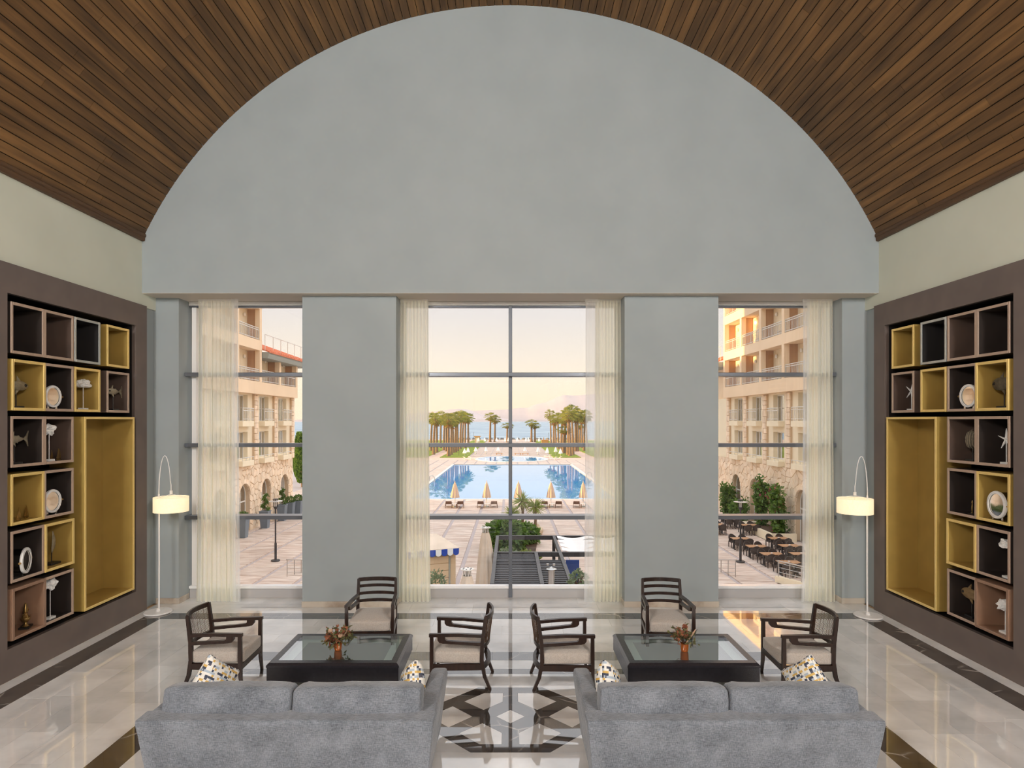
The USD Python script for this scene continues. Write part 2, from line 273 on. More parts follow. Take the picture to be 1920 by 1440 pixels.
mat('lacquer_copper', S(150, 118, 96), S(140, 110, 90), scale=4, rough=.35, spec=.4)
mat('lacquer_steel', S(44, 42, 42), rough=.4, spec=.4)
mat('edge_brown', S(172, 148, 130), rough=.35); mat('edge_steel', S(170, 174, 172), rough=.3, metal=.6)
mat('lacquer_gold', S(170, 142, 76), S(162, 135, 72), scale=4, rough=.38, spec=.5); mat('edge_gold', S(228, 198, 122), rough=.3, metal=.2)
mat('lacquer_dark', S(54, 47, 44), S(49, 43, 40), scale=4, rough=.4, spec=.4)
mat('plaster_white', S(232, 232, 230), rough=.7); mat('chrome', S(200, 198, 192), rough=.12, metal=1.0); mat('mirror', S(225, 222, 215), rough=.03, metal=1.0)
mat('brass', S(180, 150, 96), rough=.3, metal=.9); mat('fish_silver', S(128, 118, 100), S(168, 158, 134), scale=12, rough=.4, metal=.4); mat('fish_dark', S(60, 52, 42), S(110, 100, 82), scale=10, rough=.5)
mat('fish_wood', S(110, 88, 58), S(150, 124, 84), scale=6, stretch=(3, 1, 3), rough=.6); mat('black_stand', S(30, 28, 27), rough=.4)
mat('amber_glass', S(150, 78, 30), rough=.1, spec=.6); mat('leaf_green', S(92, 98, 58), S(122, 118, 76), scale=9, rough=.7, translucent=.3); mat('petal_rust', S(128, 66, 44), S(176, 112, 80), scale=9, rough=.8, translucent=.3); mat('petal_pale', S(206, 168, 138), S(226, 196, 168), scale=9, rough=.8, translucent=.3); mat('twig', S(84, 62, 44), rough=.8)
mat('stone_wall', S(232, 206, 176), S(242, 222, 198), scale=2, rough=.9, rnd=.10, spec=.2); mat('mortar', S(206, 180, 150), rough=.95, spec=.1)
mat('render_peach', S(240, 214, 182), S(234, 208, 176), scale=.4, rough=.9, spec=.15); mat('render_cream', S(242, 228, 200), S(236, 222, 194), scale=.4, rough=.9, spec=.15)
mat('balcony_brown', S(192, 152, 118), S(184, 144, 112), scale=.6, rough=.9, spec=.15); mat('roof_tile', S(196, 102, 66), S(214, 124, 84), scale=3, rough=.85, rnd=.1); mat('fascia_grey', S(150, 152, 142), rough=.7)
mat('rail_metal', S(210, 206, 200), rough=.35, metal=.3); mat('dark_metal', S(52, 50, 52), rough=.4); mat('steel', S(190, 188, 184), rough=.25, metal=.9)
mat('paving', S(190, 164, 148), S(236, 221, 208), scale=.9, stretch=(.8, 5, 1), detail=3, rough=.75, spec=.25, rnd=.07, ramp=(.3, .7)); mat('paving_joint', S(190, 178, 176), rough=.8)
mat('pool_tile', S(70, 168, 206), S(86, 180, 214), scale=1, rough=.4); mat('pool_edge', S(236, 228, 218), rough=.5)
mat('pergola_shade', S(70, 66, 64), S(84, 80, 78), scale=3, rough=.8)  # dark colour that paints the shade on the ground below the pergola
MAT['pool_water'] = usdkit.material(stage, '/World/Looks/pool_water', {'t': ('texture_coordinate', {}), 'm': ('mapping', {'scale': (1, .35, 1)}), 'n': ('noise_texture', {'scale': .9, 'detail': 2}), 'b': ('bump', {'distance': .005, 'strength': .6}), 'd': ('diffuse_bsdf', {'color': S(26, 132, 188)}), 'g': ('glossy_bsdf', {'roughness': .012, 'color': (1, 1, 1)}), 'lw': ('layer_weight', {'blend': .5}), 'pw': ('math', {'math_type': 'power', 'value2': 3.0}), 'f': ('math', {'math_type': 'multiply_add', 'value2': .74, 'value3': .16}), 'x': ('mix_closure', {})},
    [('t.object', 'm.vector'), ('m.vector', 'n.vector'), ('n.fac', 'b.height'), ('b.normal', 'g.normal'), ('lw.facing', 'pw.value1'), ('pw.value', 'f.value1'), ('f.value', 'x.fac'), ('d.BSDF', 'x.closure1'), ('g.BSDF', 'x.closure2')], surface='x.closure')
MAT['sea_water'] = usdkit.material(stage, '/World/Looks/sea_water', {'t': ('texture_coordinate', {}), 'm': ('mapping', {'scale': (.03, .11, 1)}), 'n': ('noise_texture', {'scale': 1.0, 'detail': 6}), 'b': ('bump', {'distance': 2.2}), 'r': ('rgb_ramp', {'ramp': [(.38, S(74, 112, 142)), (.62, S(150, 178, 194))]}), 'p': ('principled_bsdf', {'roughness': .25, 'ior': 1.33})},
    [('t.object', 'm.vector'), ('n.fac', 'r.fac'), ('r.color', 'p.base_color'), ('m.vector', 'n.vector'), ('n.fac', 'b.height'), ('b.normal', 'p.normal')], surface='p.BSDF')
mat('lawn', S(124, 142, 56), S(154, 164, 74), scale=2, rough=.95, spec=.1); mat('path_pink', S(222, 186, 166), S(230, 200, 180), scale=1, rough=.9)
mat('hill', S(184, 172, 174), S(194, 180, 180), scale=.002, rough=1, spec=0); mat('rock', S(196, 176, 148), S(220, 204, 178), scale=2.5, rough=.95, bump=.03); mat('rock_dark', S(120, 118, 112), rough=.95)  # hill colour is paled to carry part of the distance haze
mat('palm_frond', S(112, 124, 50), S(172, 166, 70), scale=1.2, rough=.6, translucent=.35, rnd=.15); mat('palm_skirt', S(150, 108, 58), S(178, 132, 76), scale=2, rough=.9, translucent=.2); mat('palm_trunk', S(112, 92, 72), S(142, 118, 94), scale=3, stretch=(1, 1, 5), rough=.95)
mat('bush_green', S(62, 92, 36), S(110, 140, 56), scale=2, rough=.6, translucent=.3, rnd=.1); mat('bush_grey', S(110, 128, 96), S(140, 152, 116), scale=2, rough=.7, translucent=.3); mat('yucca', S(120, 140, 66), S(160, 168, 92), scale=2, rough=.6, translucent=.25); mat('bougainvillea', S(170, 60, 90), S(196, 90, 120), scale=3, rough=.7, translucent=.3)
mat('planter_grey', S(112, 122, 132), S(104, 114, 124), scale=1, rough=.6); mat('canvas', S(222, 206, 188), S(212, 196, 178), scale=1.5, rough=.95, spec=.1, bump=.01, bscale=3); mat('canvas_white', S(242, 240, 238), rough=.9, spec=.1); mat('canvas_tan', S(208, 180, 158), S(200, 172, 150), scale=3, rough=.95, spec=.1)
mat('awning_blue', S(40, 70, 160), rough=.9); mat('awning_white', S(226, 228, 226), rough=.9); mat('kiosk_wall', S(208, 182, 148), rough=.85); mat('wicker', S(58, 48, 44), S(76, 64, 58), scale=60, rough=.7); mat('table_wood', S(176, 132, 96), S(196, 150, 112), scale=4, rough=.5)
mat('lounger_brown', S(128, 102, 88), rough=.7); mat('door_white', S(232, 228, 220), rough=.5); mat('room_dark', S(96, 90, 78), S(120, 112, 96), scale=.8, rough=.9); mat('drape', S(206, 190, 164), S(180, 164, 140), scale=1, stretch=(1, 14, .1), rough=.95); mat('screen_blue', S(40, 66, 130), rough=.6); mat('amber_lamp', (1, .6, .2), emit=((1, .55, .15), 8.0)); mat('teak', S(196, 142, 80), rough=.7)

# ------------------------------------------------------------------ room shell
XW, XP = 5.33, 5.30               # side walls, and the panelled faces that stand 3 cm proud of them
YB, YF, YS, YWIN = 8.95, 9.13, 9.30, 9.62    # upper wall, main piers, corner piers, window plane
ZS, ZSP, ZAP = 4.60, 5.42, 8.76     # soffit, springing of the vault, crown
YBK = -9.0
HW = XW - .03; R = (HW ** 2 + (ZAP - ZSP) ** 2) / (2 * (ZAP - ZSP)); ZC = ZAP - R; A0 = math.asin(HW / R)
arc = lambda r, n=64: [(r * math.sin(a), ZC + r * math.cos(a)) for a in np.linspace(-A0, A0, n)]
# the upper wall of the window side: from the soffit up to the vault
struct('wall_front', prism([(-XW - .3, ZS)] + [(-XW - .3, ZSP)] + arc(R + .12) + [(XW + .3, ZSP), (XW + .3, ZS)], YB, YWIN + .45, 'y'), 'wall_paint')
struct('trim', box(-XW, XW, YB + .004, YWIN + .3, ZS - .006, ZS - .0005), 'soffit_paint')
SX0, SX1 = -1.686, -3.07
for s in (-1, 1):
    struct('pillar', box(s * 1.686, s * 3.07, YF, YWIN + .4, 0, ZS - .006), 'wall_paint')
    struct('pillar', box(s * 4.985, s * 5.6, YS, YWIN + .4, 0, ZS - .006), 'wall_paint')
    struct('baseboard', box(s * 1.676, s * 3.08, YF - .012, YWIN - .03, 0, .085, .004), 'marble_skirt')
    struct('baseboard', box(s * 4.975, s * (XW - .001), YS - .012, YWIN - .03, 0, .085, .004), 'marble_skirt')
def side_wall(s):
    n = 'wall_' + ('left' if s < 0 else 'right')
    # a wall with the niche left open
    N0, N1, NZ0, NZ1 = 6.52, 8.76, .335, 4.10
    for (y0, y1, z0, z1) in [(YBK, 9.02, 4.425, ZSP + .02), ]:
        struct(n, box(s * XW, s * (XW + .25), y0, YWIN + .4, z0 - .02, z1), 'side_paint')
    fr = Polygon([(YBK, 0.0), (9.02, 0.0), (9.02, 4.42), (YBK, 4.42)], [[(N0, NZ0), (N1, NZ0), (N1, NZ1), (N0, NZ1)]])
    m = prism(fr, XP, XP + .06, 'x'); struct(n, m if s > 0 else mirx(m), 'panel_taupe', parent='/World')
    struct(n, box(s * (XW + .032), s * (XW + .25), 9.02, YWIN + .4, 0, 4.42), 'wall_paint')
    ni = cat(box(XP + .06, XP + .50, N0 - .03, N0, NZ0, NZ1), box(XP + .06, XP + .50, N1, N1 + .03, NZ0, NZ1), box(XP + .06, XP + .50, N0 - .03, N1 + .03, NZ0 - .03, NZ0), box(XP + .06, XP + .50, N0 - .03, N1 + .03, NZ1, NZ1 + .03), box(XP + .50, XP + .53, N0 - .03, N1 + .03, NZ0 - .03, NZ1 + .03))
    struct(n, ni if s > 0 else mirx(ni), 'niche_black')
    c = box(XP - .02, XW + .1, YBK, YB, ZSP - .075, ZSP + .01, .01); c2 = box(XP - .035, XW, YBK, YB, ZSP - .02, ZSP + .03, .01)
    struct('trim', cat(c, c2) if s > 0 else mirx(cat(c, c2)), 'cornice_wood')
side_wall(-1); side_wall(1)
# rear of the hall, behind the camera: a wall with three tall windows like the ones in view
rw = Polygon([(-XW, 0)] + [(-XW, ZSP)] + arc(R + .1) + [(XW, ZSP), (XW, 0)], [[(x0, .2), (x1, .2), (x1, 4.5), (x0, 4.5)] for x0, x1 in ((-4.9, -2.2), (-1.7, 1.7), (2.2, 4.9))])
struct('wall_back', prism(rw, YBK - .3, YBK, 'y'), 'wall_paint')
# vaulted ceiling: timber boards laid along the hall
struct('ceiling', T(*(lambda m: (m.vertices, m.faces))(surf(lambda u, v: np.stack([(R + .05) * np.sin((2 * u - 1) * A0 * 1.03), YBK + v * (YB + .3 - YBK), ZC + (R + .05) * np.cos((2 * u - 1) * A0 * 1.03)], -1), 90, 2))), 'niche_black')
CEIL = '/World/ceiling'
rng = random.Random(5); NB = 118; da = 2 * A0 / NB; rest = []
def board(a0, a1, y0, y1):
    P = []
    g = .0035 / R
    for (a, r) in ((a0 + g, R + .022), (a1 - g, R + .022), (a1 - g, R + .003), (a0 + g, R + .003), (a1 - 2.2 * g, R), (a0 + 2.2 * g, R)):
        P += [[r * math.sin(a), y, ZC + r * math.cos(a)] for y in (y0 + .0015, y1 - .0015)]
    return hull(P)
for i in range(NB):
    a0, a1 = -A0 + i * da, -A0 + (i + 1) * da; y = YB
    xm = abs(R * math.sin((a0 + a1) / 2)); zm = ZC + R * math.cos((a0 + a1) / 2) - CAMZ
    lim = max(xm * FPX / 960, zm * FPX / 790); first = True
    while y > YBK:
        L = rng.uniform(1.0, 2.6) if first else rng.uniform(2.2, 3.4); y0 = max(y - L, YBK); m = board(a0, a1, y0, y)
        if y > lim - .25: part(CEIL, 'plank', m, 'ceiling_wood', smooth=False)
        else: rest.append(m)
        y = y0; first = False
part(CEIL, 'boarding', cat(rest), 'ceiling_wood', smooth=False, kind='stuff')

# ------------------------------------------------------------------ marble floor
struct('floor', box(-XW - .3, XW + .3, YBK, YWIN + .4, -.30, -.012), 'mortar')
FL = '/World/floor'
def tile(x0, x1, y0, y1, m='marble', name='tile'):
    part(FL, name, box(x0 + .0008, x1 - .0008, y0 + .0008, y1 - .0008, -.012, 0), m, smooth=False)
def tiles(x0, x1, y0, y1, w, l, seed, along='y', m='marble', cut=None, name='tile'):
    r = random.Random(seed); n = max(1, round((x1 - x0) / w)) if along == 'y' else max(1, round((y1 - y0) / w))
    for i in range(n):
        a = (x0 if along == 'y' else y0) + i * ((x1 - x0) if along == 'y' else (y1 - y0)) / n; b = a + ((x1 - x0) if along == 'y' else (y1 - y0)) / n
        lo, hi = (y0, y1) if along == 'y' else (x0, x1); p = hi
        L = l * r.uniform(.35, 1)
        while p > lo + 1e-6:
            q = max(p - L, lo); q = lo if q - lo < .12 else q
            (tile(a, b, q, p, m, name) if along == 'y' else tile(q, p, a, b, m, name)); p = q; L = l
BX0, BX1 = 4.865, 5.14           # dark border strips along the side walls
YD0, YD1 = 8.58, 8.84            # and along the windows
for s in (-1, 1):
    x = sorted((s * BX0, s * BX1)); tiles(x[0], x[1], 3.6, YD1, .3, 1.25, 3 + s, m='marble_dark', name='border_tile')
    x = sorted((s * BX1, s * (XP - .001))); tiles(x[0], x[1], 3.6, YD1, .2, 1.1, 6 + s)
    x = sorted((s * 3.385, s * BX0)); tiles(x[0], x[1], 4.3, YD0, .305, .66, 11 + s)
    x = sorted((s * 3.10, s * 3.385)); tiles(x[0], x[1], 3.6, 6.72, .3, 1.2, 20 + s, m='marble_dark', name='border_tile')
tiles(-BX0, BX0, YD0, YD1, .3, 1.25, 4, along='x', m='marble_dark', name='border_tile')
tiles(-XP, XP, YD1, YS, .46, .92, 31, along='x')
for x0, x1 in ((-4.98, -3.08), (-1.68, 1.68), (3.08, 4.98)): tiles(x0, x1, YS, YWIN, .4, .92, 33, along='x')
tiles(-3.385, 3.385, 7.36, YD0, .305, .8, 40, along='x')
tiles(-3.385, 3.385, 7.10, 7.36, .3, 1.0, 41, along='x', m='marble_dark', name='border_tile')
tiles(-3.385, 3.385, 6.86, 7.10, .3, .8, 42, along='x')
tiles(-3.10, 3.10, 6.72, 6.86, .3, 1.0, 43, along='x', m='marble_dark', name='border_tile')
tiles(-3.385, -3.10, 6.72, 6.86, .3, 1.0, 44, along='x', m='marble_dark', name='border_tile'); tiles(3.10, 3.385, 6.72, 6.86, .3, 1.0, 45, along='x', m='marble_dark', name='border_tile')
# the inlaid star between the sofas: a dark hexagonal field with pale lozenges let into it
CY = 5.755
field = Polygon([(-.33, 5.13), (.33, 5.13), (.955, CY), (.33, 6.38), (-.33, 6.38), (-.955, CY)])
inl = [[(-.132, CY), (0, CY - .13), (.132, CY), (0, CY + .13)]]
for s in (-1, 1):
    inl += [[(s * .76, CY), (s * .555, CY - .205), (s * .355, CY), (s * .555, CY + .205)],
            [(s * .075, 5.262), (s * .265, 5.262), (s * .45, 5.447), (s * .255, 5.625), (s * .075, 5.45)],
            [(s * .075, 6.248), (s * .265, 6.248), (s * .45, 6.063), (s * .255, 5.885), (s * .075, 6.06)]]
inl = [Polygon(p) for p in inl]; dark = field.difference(unary_union([p.buffer(.0008) for p in inl]))
for c in [sbox(-2, CY, 0, 8), sbox(0, CY, 2, 8), sbox(-2, 3, 0, CY), sbox(0, 3, 2, CY)]: part(FL, 'inlay_tile', prism(dark.intersection(c.buffer(-.0005)), -.012, 0, 'z'), 'marble_dark', smooth=False)
for p in inl: part(FL, 'inlay_tile', prism(p.buffer(-.0005), -.012, 0, 'z'), 'marble', smooth=False)
around = sbox(-3.10, 3.6, 3.10, 6.72).difference(field.buffer(.001))
for i, c in enumerate([sbox(x0, y0, x1, y1) for x0, x1 in ((-3.1, -2.3), (-2.3, -1.5), (-1.5, -.75), (-.75, 0), (0, .75), (.75, 1.5), (1.5, 2.3), (2.3, 3.1)) for y0, y1 in ((3.6, 4.6), (4.6, 5.13), (5.13, CY), (CY, 6.38), (6.38, 6.72))]):
    g = around.intersection(c.buffer(-.0006))
    if not g.is_empty: part(FL, 'tile', prism(g, -.012, 0, 'z'), 'marble', smooth=False)
mat('marble_far', S(200, 194, 184), S(222, 217, 208), scale=2.2, rough=.03, ior=3.0)
for x0, x1, y1 in ((-XP, -4.865, 3.6), (4.865, XP, 3.6), (-4.865, -3.385, 4.3), (3.385, 4.865, 4.3), (-3.385, 3.385, 3.6)): part(FL, 'paving', box(x0, x1, YBK, y1, -.012, 0), 'marble_far', smooth=False, kind='stuff')

# ------------------------------------------------------------------ three tall windows
def window(x0, x1, tr, mull, jambs):
    w = numbered('/World', 'window_1' if x1 < -1.7 else 'window_2' if x0 < 0 else 'window_3'); say(UsdGeom.Xform.Define(stage, w).GetPrim(), kind='structure')
    part(w, 'frame', box(x0, x1, YWIN - .05, YWIN + .07, 4.535, ZS - .007, .006), 'alu_white'); part(w, 'frame', box(x0, x1, YWIN - .03, YWIN + .05, 4.505, 4.535, .004), 'alu_grey')
    part(w, 'base_panel', box(x0, x1, YWIN - .02, YWIN + .06, 0, .150, .004), 'sill_panel'); part(w, 'sill', box(x0, x1, YWIN - .045, YWIN + .07, .150, .192, .004), 'sill_white')
    for x in jambs: part(w, 'jamb', box(x - .035, x + .035, YWIN - .04, YWIN + .06, .192, 4.505, .004), 'alu_white')
    for x in mull: part(w, 'mullion', box(x - .028, x + .028, YWIN - .06, YWIN + .06, .02, 4.535, .005), 'alu_grey')
    for z in tr: part(w, 'transom', box(x0, x1, YWIN - .17, YWIN + .05, z - .029, z + .029, .005), 'alu_grey')
    zs = [.192] + sorted(tr) + [4.505]; xs = [x0] + list(mull) + [x1]
    for i in range(len(zs) - 1):
        for j in range(len(xs) - 1): part(w, 'pane', quad((xs[j] + .02, YWIN + .01, zs[i] + .02), (xs[j + 1] - xs[j] - .04, 0, 0), (0, 0, zs[i + 1] - zs[i] - .04)), 'pane_glass', smooth=False)
TRZ = [CAMZ - (y - HY) * YWIN / FPX for y in (703.5, 834, 967.5)]
window(-4.98, -3.08, TRZ, [], [-4.90]); window(-1.68, 1.68, TRZ, [0.0], []); window(3.08, 4.98, TRZ, [], [4.90])
# ------------------------------------------------------------------ armchairs (front towards -y, origin on the floor)
def armchair(name, label, loc, rz, cane, group):
    t = thing(name, label, 'armchair', loc, rz, group)
    for s in (-1, 1):                                        # front legs run up into the arms; rear legs sweep back and carry the back
        part(t, 'leg', tube([(s * .262, -.285, 0), (s * .268, -.268, .14), (s * .27, -.265, .34), (s * .27, -.265, .575)], [.018, .023, .026, .024], 4), 'dark_wood', 30)
        part(t, 'leg', tube([(s * .225, .33, 0), (s * .232, .272, .14), (s * .236, .245, .30), (s * .236, .25, .48), (s * .232, .285, .75)], [.020, .024, .027, .026, .022], 4), 'dark_wood', 30)
        up = [(-.29, .548), (-.29, .580), (0, .580), (.16, .572), (.25, .566), (.25, .535), (.16, .541), (0, .549)]
        yy = np.linspace(0, 1, 9); cv = [(-.155 + .015 * math.cos(a) + .0, .535 - .03 * math.sin(a)) for a in np.linspace(PI, PI * 1.5, 4)]
        low = Polygon([(-.17, .552), (-.172, .505), (-.155, .482), (-.12, .478), (.02, .492), (.25, .488), (.25, .460), (.02, .462), (-.13, .447), (-.19, .458), (-.205, .49), (-.205, .552)])
        low = Polygon([(-.205, .552), (-.203, .515), (-.185, .492), (-.15, .482), (.0, .470), (.25, .452), (.25, .484), (.0, .500), (-.11, .510), (-.125, .522), (-.13, .552)])
        am = prism(unary_union([Polygon(up), low]).simplify(.001), -.019, .019, 'x'); v = np.array(am.vertices); v[:, 0] += s * (.27 - .034 * (v[:, 1] + .265) / .51); am.vertices = v
        part(t, 'armrest', am, 'dark_wood', 25)
    for s in (-1, 1): part(t, 'seat_rail', hull([[s * x, y, z] for x, y in ((.285, -.275), (.25, -.275), (.25, .26), (.215, .26)) for z in (.205, .265)]), 'dark_wood', False)
    part(t, 'seat_rail', box(-.27, .27, -.285, -.25, .205, .265, .004), 'dark_wood', False)
    q = np.linspace(-1, 1, 9); part(t, 'seat_rail', tube([(.24 * a, .255 + .05 * (1 - a * a), .235) for a in q], .032, 4, flat=(.7, 1)), 'dark_wood', 30)
    part(t, 'seat_cushion', softbox(-.245, .245, -.292, .245, .262, .395, r=.03, n=10, puff=(.006, .006, .022)), 'seat_fabric', 50)
    def rail(z, w, h, dy=0):
        k = (z - .48) / .27; return tube([(.236 * a, .255 + .035 * k + dy + .055 * (1 - a * a), z) for a in q], w, 4, flat=(.5, h / w / 1.4))
    part(t, 'top_rail', rail(.735, .030, .045), 'dark_wood', 30)
    if not cane:
        for z in (.655, .565, .475): part(t, 'back_slat', rail(z, .024, .034), 'dark_wood', 30)
    else:
        part(t, 'bottom_rail', rail(.435, .028, .035), 'dark_wood', 30); ms = []
        for k in range(21):
            z = .460 + k * .0124; kk = (z - .48) / .27
            ms.append(tube([(.222 * a, .255 + .035 * kk + .055 * (1 - a * a), z) for a in q], .0026, 4, cap=False))
        for k in range(9):
            a = -.93 + k * 1.86 / 8; b = a + (.08 if k % 2 else -.08)
            ms.append(tube([(.222 * (a + (b - a) * w), .2585 + .035 * (z - .48) / .27 + .055 * (1 - a * a), z) for w, z in ((0, .44), (1, .72))], .0016, 3, cap=False))
        part(t, 'cane_panel', cat(ms), 'twig', False)
    return t
ca = 'cane-backed armchairs around the coffee tables'; la = 'slat-backed armchairs behind the coffee tables'
c0 = armchair('armchair', 'dark cane-backed armchair beside the coffee table, near the feather ornament shelves', (-3.03, 6.58, 0), PI / 2 + .02, True, ca)
copy(c0, 'dark wood cane-backed armchair at the central aisle, facing the table with the bushy posy', (-.53, 6.57, 0), -PI / 2 - .03, ca)
copy(c0, 'dark wood cane-backed armchair at the central aisle, facing the table with the sparse posy', (.56, 6.54, 0), PI / 2 + .03, ca)
copy(c0, 'dark cane-backed armchair beside the coffee table, near the starfish shelves', (3.04, 6.53, 0), -PI / 2 - .02, ca)
l0 = armchair('armchair', 'slat-backed wooden armchair by the pier behind the table with the brown bushy posy', (-1.675, 7.57, 0), .05, False, la)
copy(l0, 'slat-backed wooden armchair by the pier behind the table with the sparse leafy posy', (1.89, 7.53, 0), -.04, la)

# ------------------------------------------------------------------ sofas (seen from behind; origin at the middle of the back's foot, seat towards +y)
def sofa(label, loc):
    t = thing('sofa', label, 'sofa', loc, 0, 'grey fabric sofas'); w = 1.045
    def blk(x0, x1, y0, y1, z0, z1, fx=0, fy=0, r=.035, **k):
        m = softbox(x0, x1, y0, y1, z0, z1, r, 8, **k); v = np.array(m.vertices); h = (v[:, 2] - z0) / (z1 - z0)
        v[:, 0] += fx * (h - 1) ; v[:, 1] += fy * (h - 1); m.vertices = v; return m
    m = softbox(-w, w, 0, .20, .055, .675, .035, 12, wob=.006, seed=3); v = np.array(m.vertices); h = (v[:, 2] - .055) / .62; v[:, 0] *= .93 + .07 * h; v[:, 1] += .10 * (1 - h) * (v[:, 1] < .1); m.vertices = v
    part(t, 'back', m, 'sofa_fabric', 60)
    for s in (-1, 1):
        m = softbox(-.075, .075, .12, 1.12, .055, .655, .045, 10, wob=.004, seed=5 + s); v = np.array(m.vertices); h = (v[:, 2] - .055) / .60; v[:, 0] += s * (w - .08 - .075 * (1 - h)); v[:, 2] -= np.clip((v[:, 1] - .75) / .4, 0, 1) ** 2 * .05 * h; m.vertices = v
        part(t, 'armrest', m, 'sofa_fabric', 60)
    part(t, 'seat_base', softbox(-w + .16, w - .16, .1, 1.06, .055, .26, .02, 6), 'sofa_fabric', 60)
    for s in (-1, 1):
        part(t, 'seat_cushion', softbox(s * .003, s * (w - .165), .26, 1.10, .25, .42, .045, 9, puff=(0, .01, .03), wob=.006, seed=9 + s) if s > 0 else softbox(-(w - .165), -.003, .26, 1.10, .25, .42, .045, 9, puff=(0, .01, .03), wob=.006, seed=8), 'sofa_fabric', 60)
        x0, x1 = sorted((s * .006, s * (w - .115)))
        m = softbox(x0, x1, -.10, .11, -.20, .22, .045, 11, puff=(.006, .025, .006), wob=.012, seed=12 + s); m = move(m, (0, .225, .605), rx=-.16)
        part(t, 'back_cushion', m, 'sofa_fabric', 60)
    for x in (-.86, .86):
        for y in (.10, 1.02): part(t, 'foot', lathe([(.001, 0), (.018, 0), (.026, .07), (.001, .07)], 12, (x, y, 0)), 'dark_wood', 40)
    return t
sf = sofa('grey fabric two-seat sofa below the shelves with the feather and brass ornaments', (-1.572, 4.27, 0))
copy(sf, 'grey fabric two-seat sofa below the shelves with the starfish ornaments', (1.572, 4.27, 0))
def pillow(label, c, rx, ry, rz, first=[None]):
    if first[0] is None:
        m = softbox(-.172, .172, -.05, .05, -.172, .172, .03, 14, puff=(0, .045, 0)); v = np.array(m.vertices); k = np.maximum(np.abs(v[:, 0]), np.abs(v[:, 2])) / .172
        v[:, 1] *= np.clip(1.25 - k ** 4, .12, 1); pin = 1 - .09 * (1 - (np.minimum(np.abs(v[:, 0]), np.abs(v[:, 2])) / .172) ** 2) * (k > .9); v[:, 0] *= pin; v[:, 2] *= pin; m.vertices = v; first[0] = m
    p = numbered('/World', 'throw_pillow'); o = UsdGeom.Xform.Define(stage, p); x = UsdGeom.Xformable(o); x.AddTranslateOp().Set(Gf.Vec3d(*c)); x.AddRotateXYZOp().Set(Gf.Vec3f(*[math.degrees(a) for a in (rx, ry, rz)]))
    say(o.GetPrim(), label, 'pillow', 'checked throw pillows on the sofas'); part(p, 'cover', first[0], 'pillow_fabric', 60)
pillow('checked pillow at the outer arm of the sofa near the feather ornament', (-2.40, 5.0, .635), -.10, .70, .95)
pillow('checked pillow at the aisle arm of the sofa near the feather ornament', (-.78, 4.93, .635), -.10, -.55, -1.15)
pillow('checked pillow at the aisle arm of the sofa near the starfish ornaments', (.78, 4.93, .635), -.10, .55, 1.15)
pillow('checked pillow at the outer arm of the sofa near the starfish ornaments', (2.40, 5.0, .635), -.10, -.70, -.95)

# ------------------------------------------------------------------ coffee tables
def coffee_table(label, loc):
    t = thing('coffee_table', label, 'coffee table', loc, 0, 'low leather and glass coffee tables'); w, d = .655, .44
    for y0, y1 in ((-d, -d + .05), (d - .05, d)): part(t, 'apron', box(-w, w, y0, y1, .155, .30, .004), 'leather_black', False)
    for x0, x1 in ((-w, -w + .05), (w - .05, w)): part(t, 'apron', box(x0, x1, -d + .05, d - .05, .155, .30, .004), 'leather_black', False)
    for k, (a, b) in enumerate((((-w, -d), (w, -d)), ((w, -d), (w, d)), ((w, d), (-w, d)), ((-w, d), (-w, -d)))):
        a, b = np.array(a), np.array(b); e = (b - a) / np.linalg.norm(b - a); n = np.array([-e[1], e[0]])
        P = [];
        for q, s in ((a, 1), (b, -1)):
            for off, z in ((-.004, .30), (-.004, .322), (.022, .342), (.085, .342), (.085, .30)): p = q + n * off + e * s * off; P.append([p[0], p[1], z])
        part(t, 'rim', hull(P), 'leather_stitched', False)
    part(t, 'glass_top', quad((-w + .08, -d + .08, .3415), (2 * w - .16, 0, 0), (0, 2 * d - .16, 0)), 'table_glass', False)
    part(t, 'inner_shelf', box(-w + .05, w - .05, -d + .05, d - .05, .275, .295), 'shelf_pale', False); part(t, 'inlay_panel', box(-w + .19, w - .19, -d + .17, d - .17, .2955, .2975), 'shelf_grey', False)
    for x in (-w + .16, w - .16):
        for y in (-d + .14, d - .14): part(t, 'foot', box(x - .05, x + .05, y - .04, y + .04, 0, .156, .004), 'leather_black', False)
    return t
ct = coffee_table('low black leather coffee table with glass top, holding the brown bushy posy', (-1.765, 6.575, 0))
copy(ct, 'low black leather coffee table with glass top, holding the sparse leafy posy', (1.82, 6.575, 0))
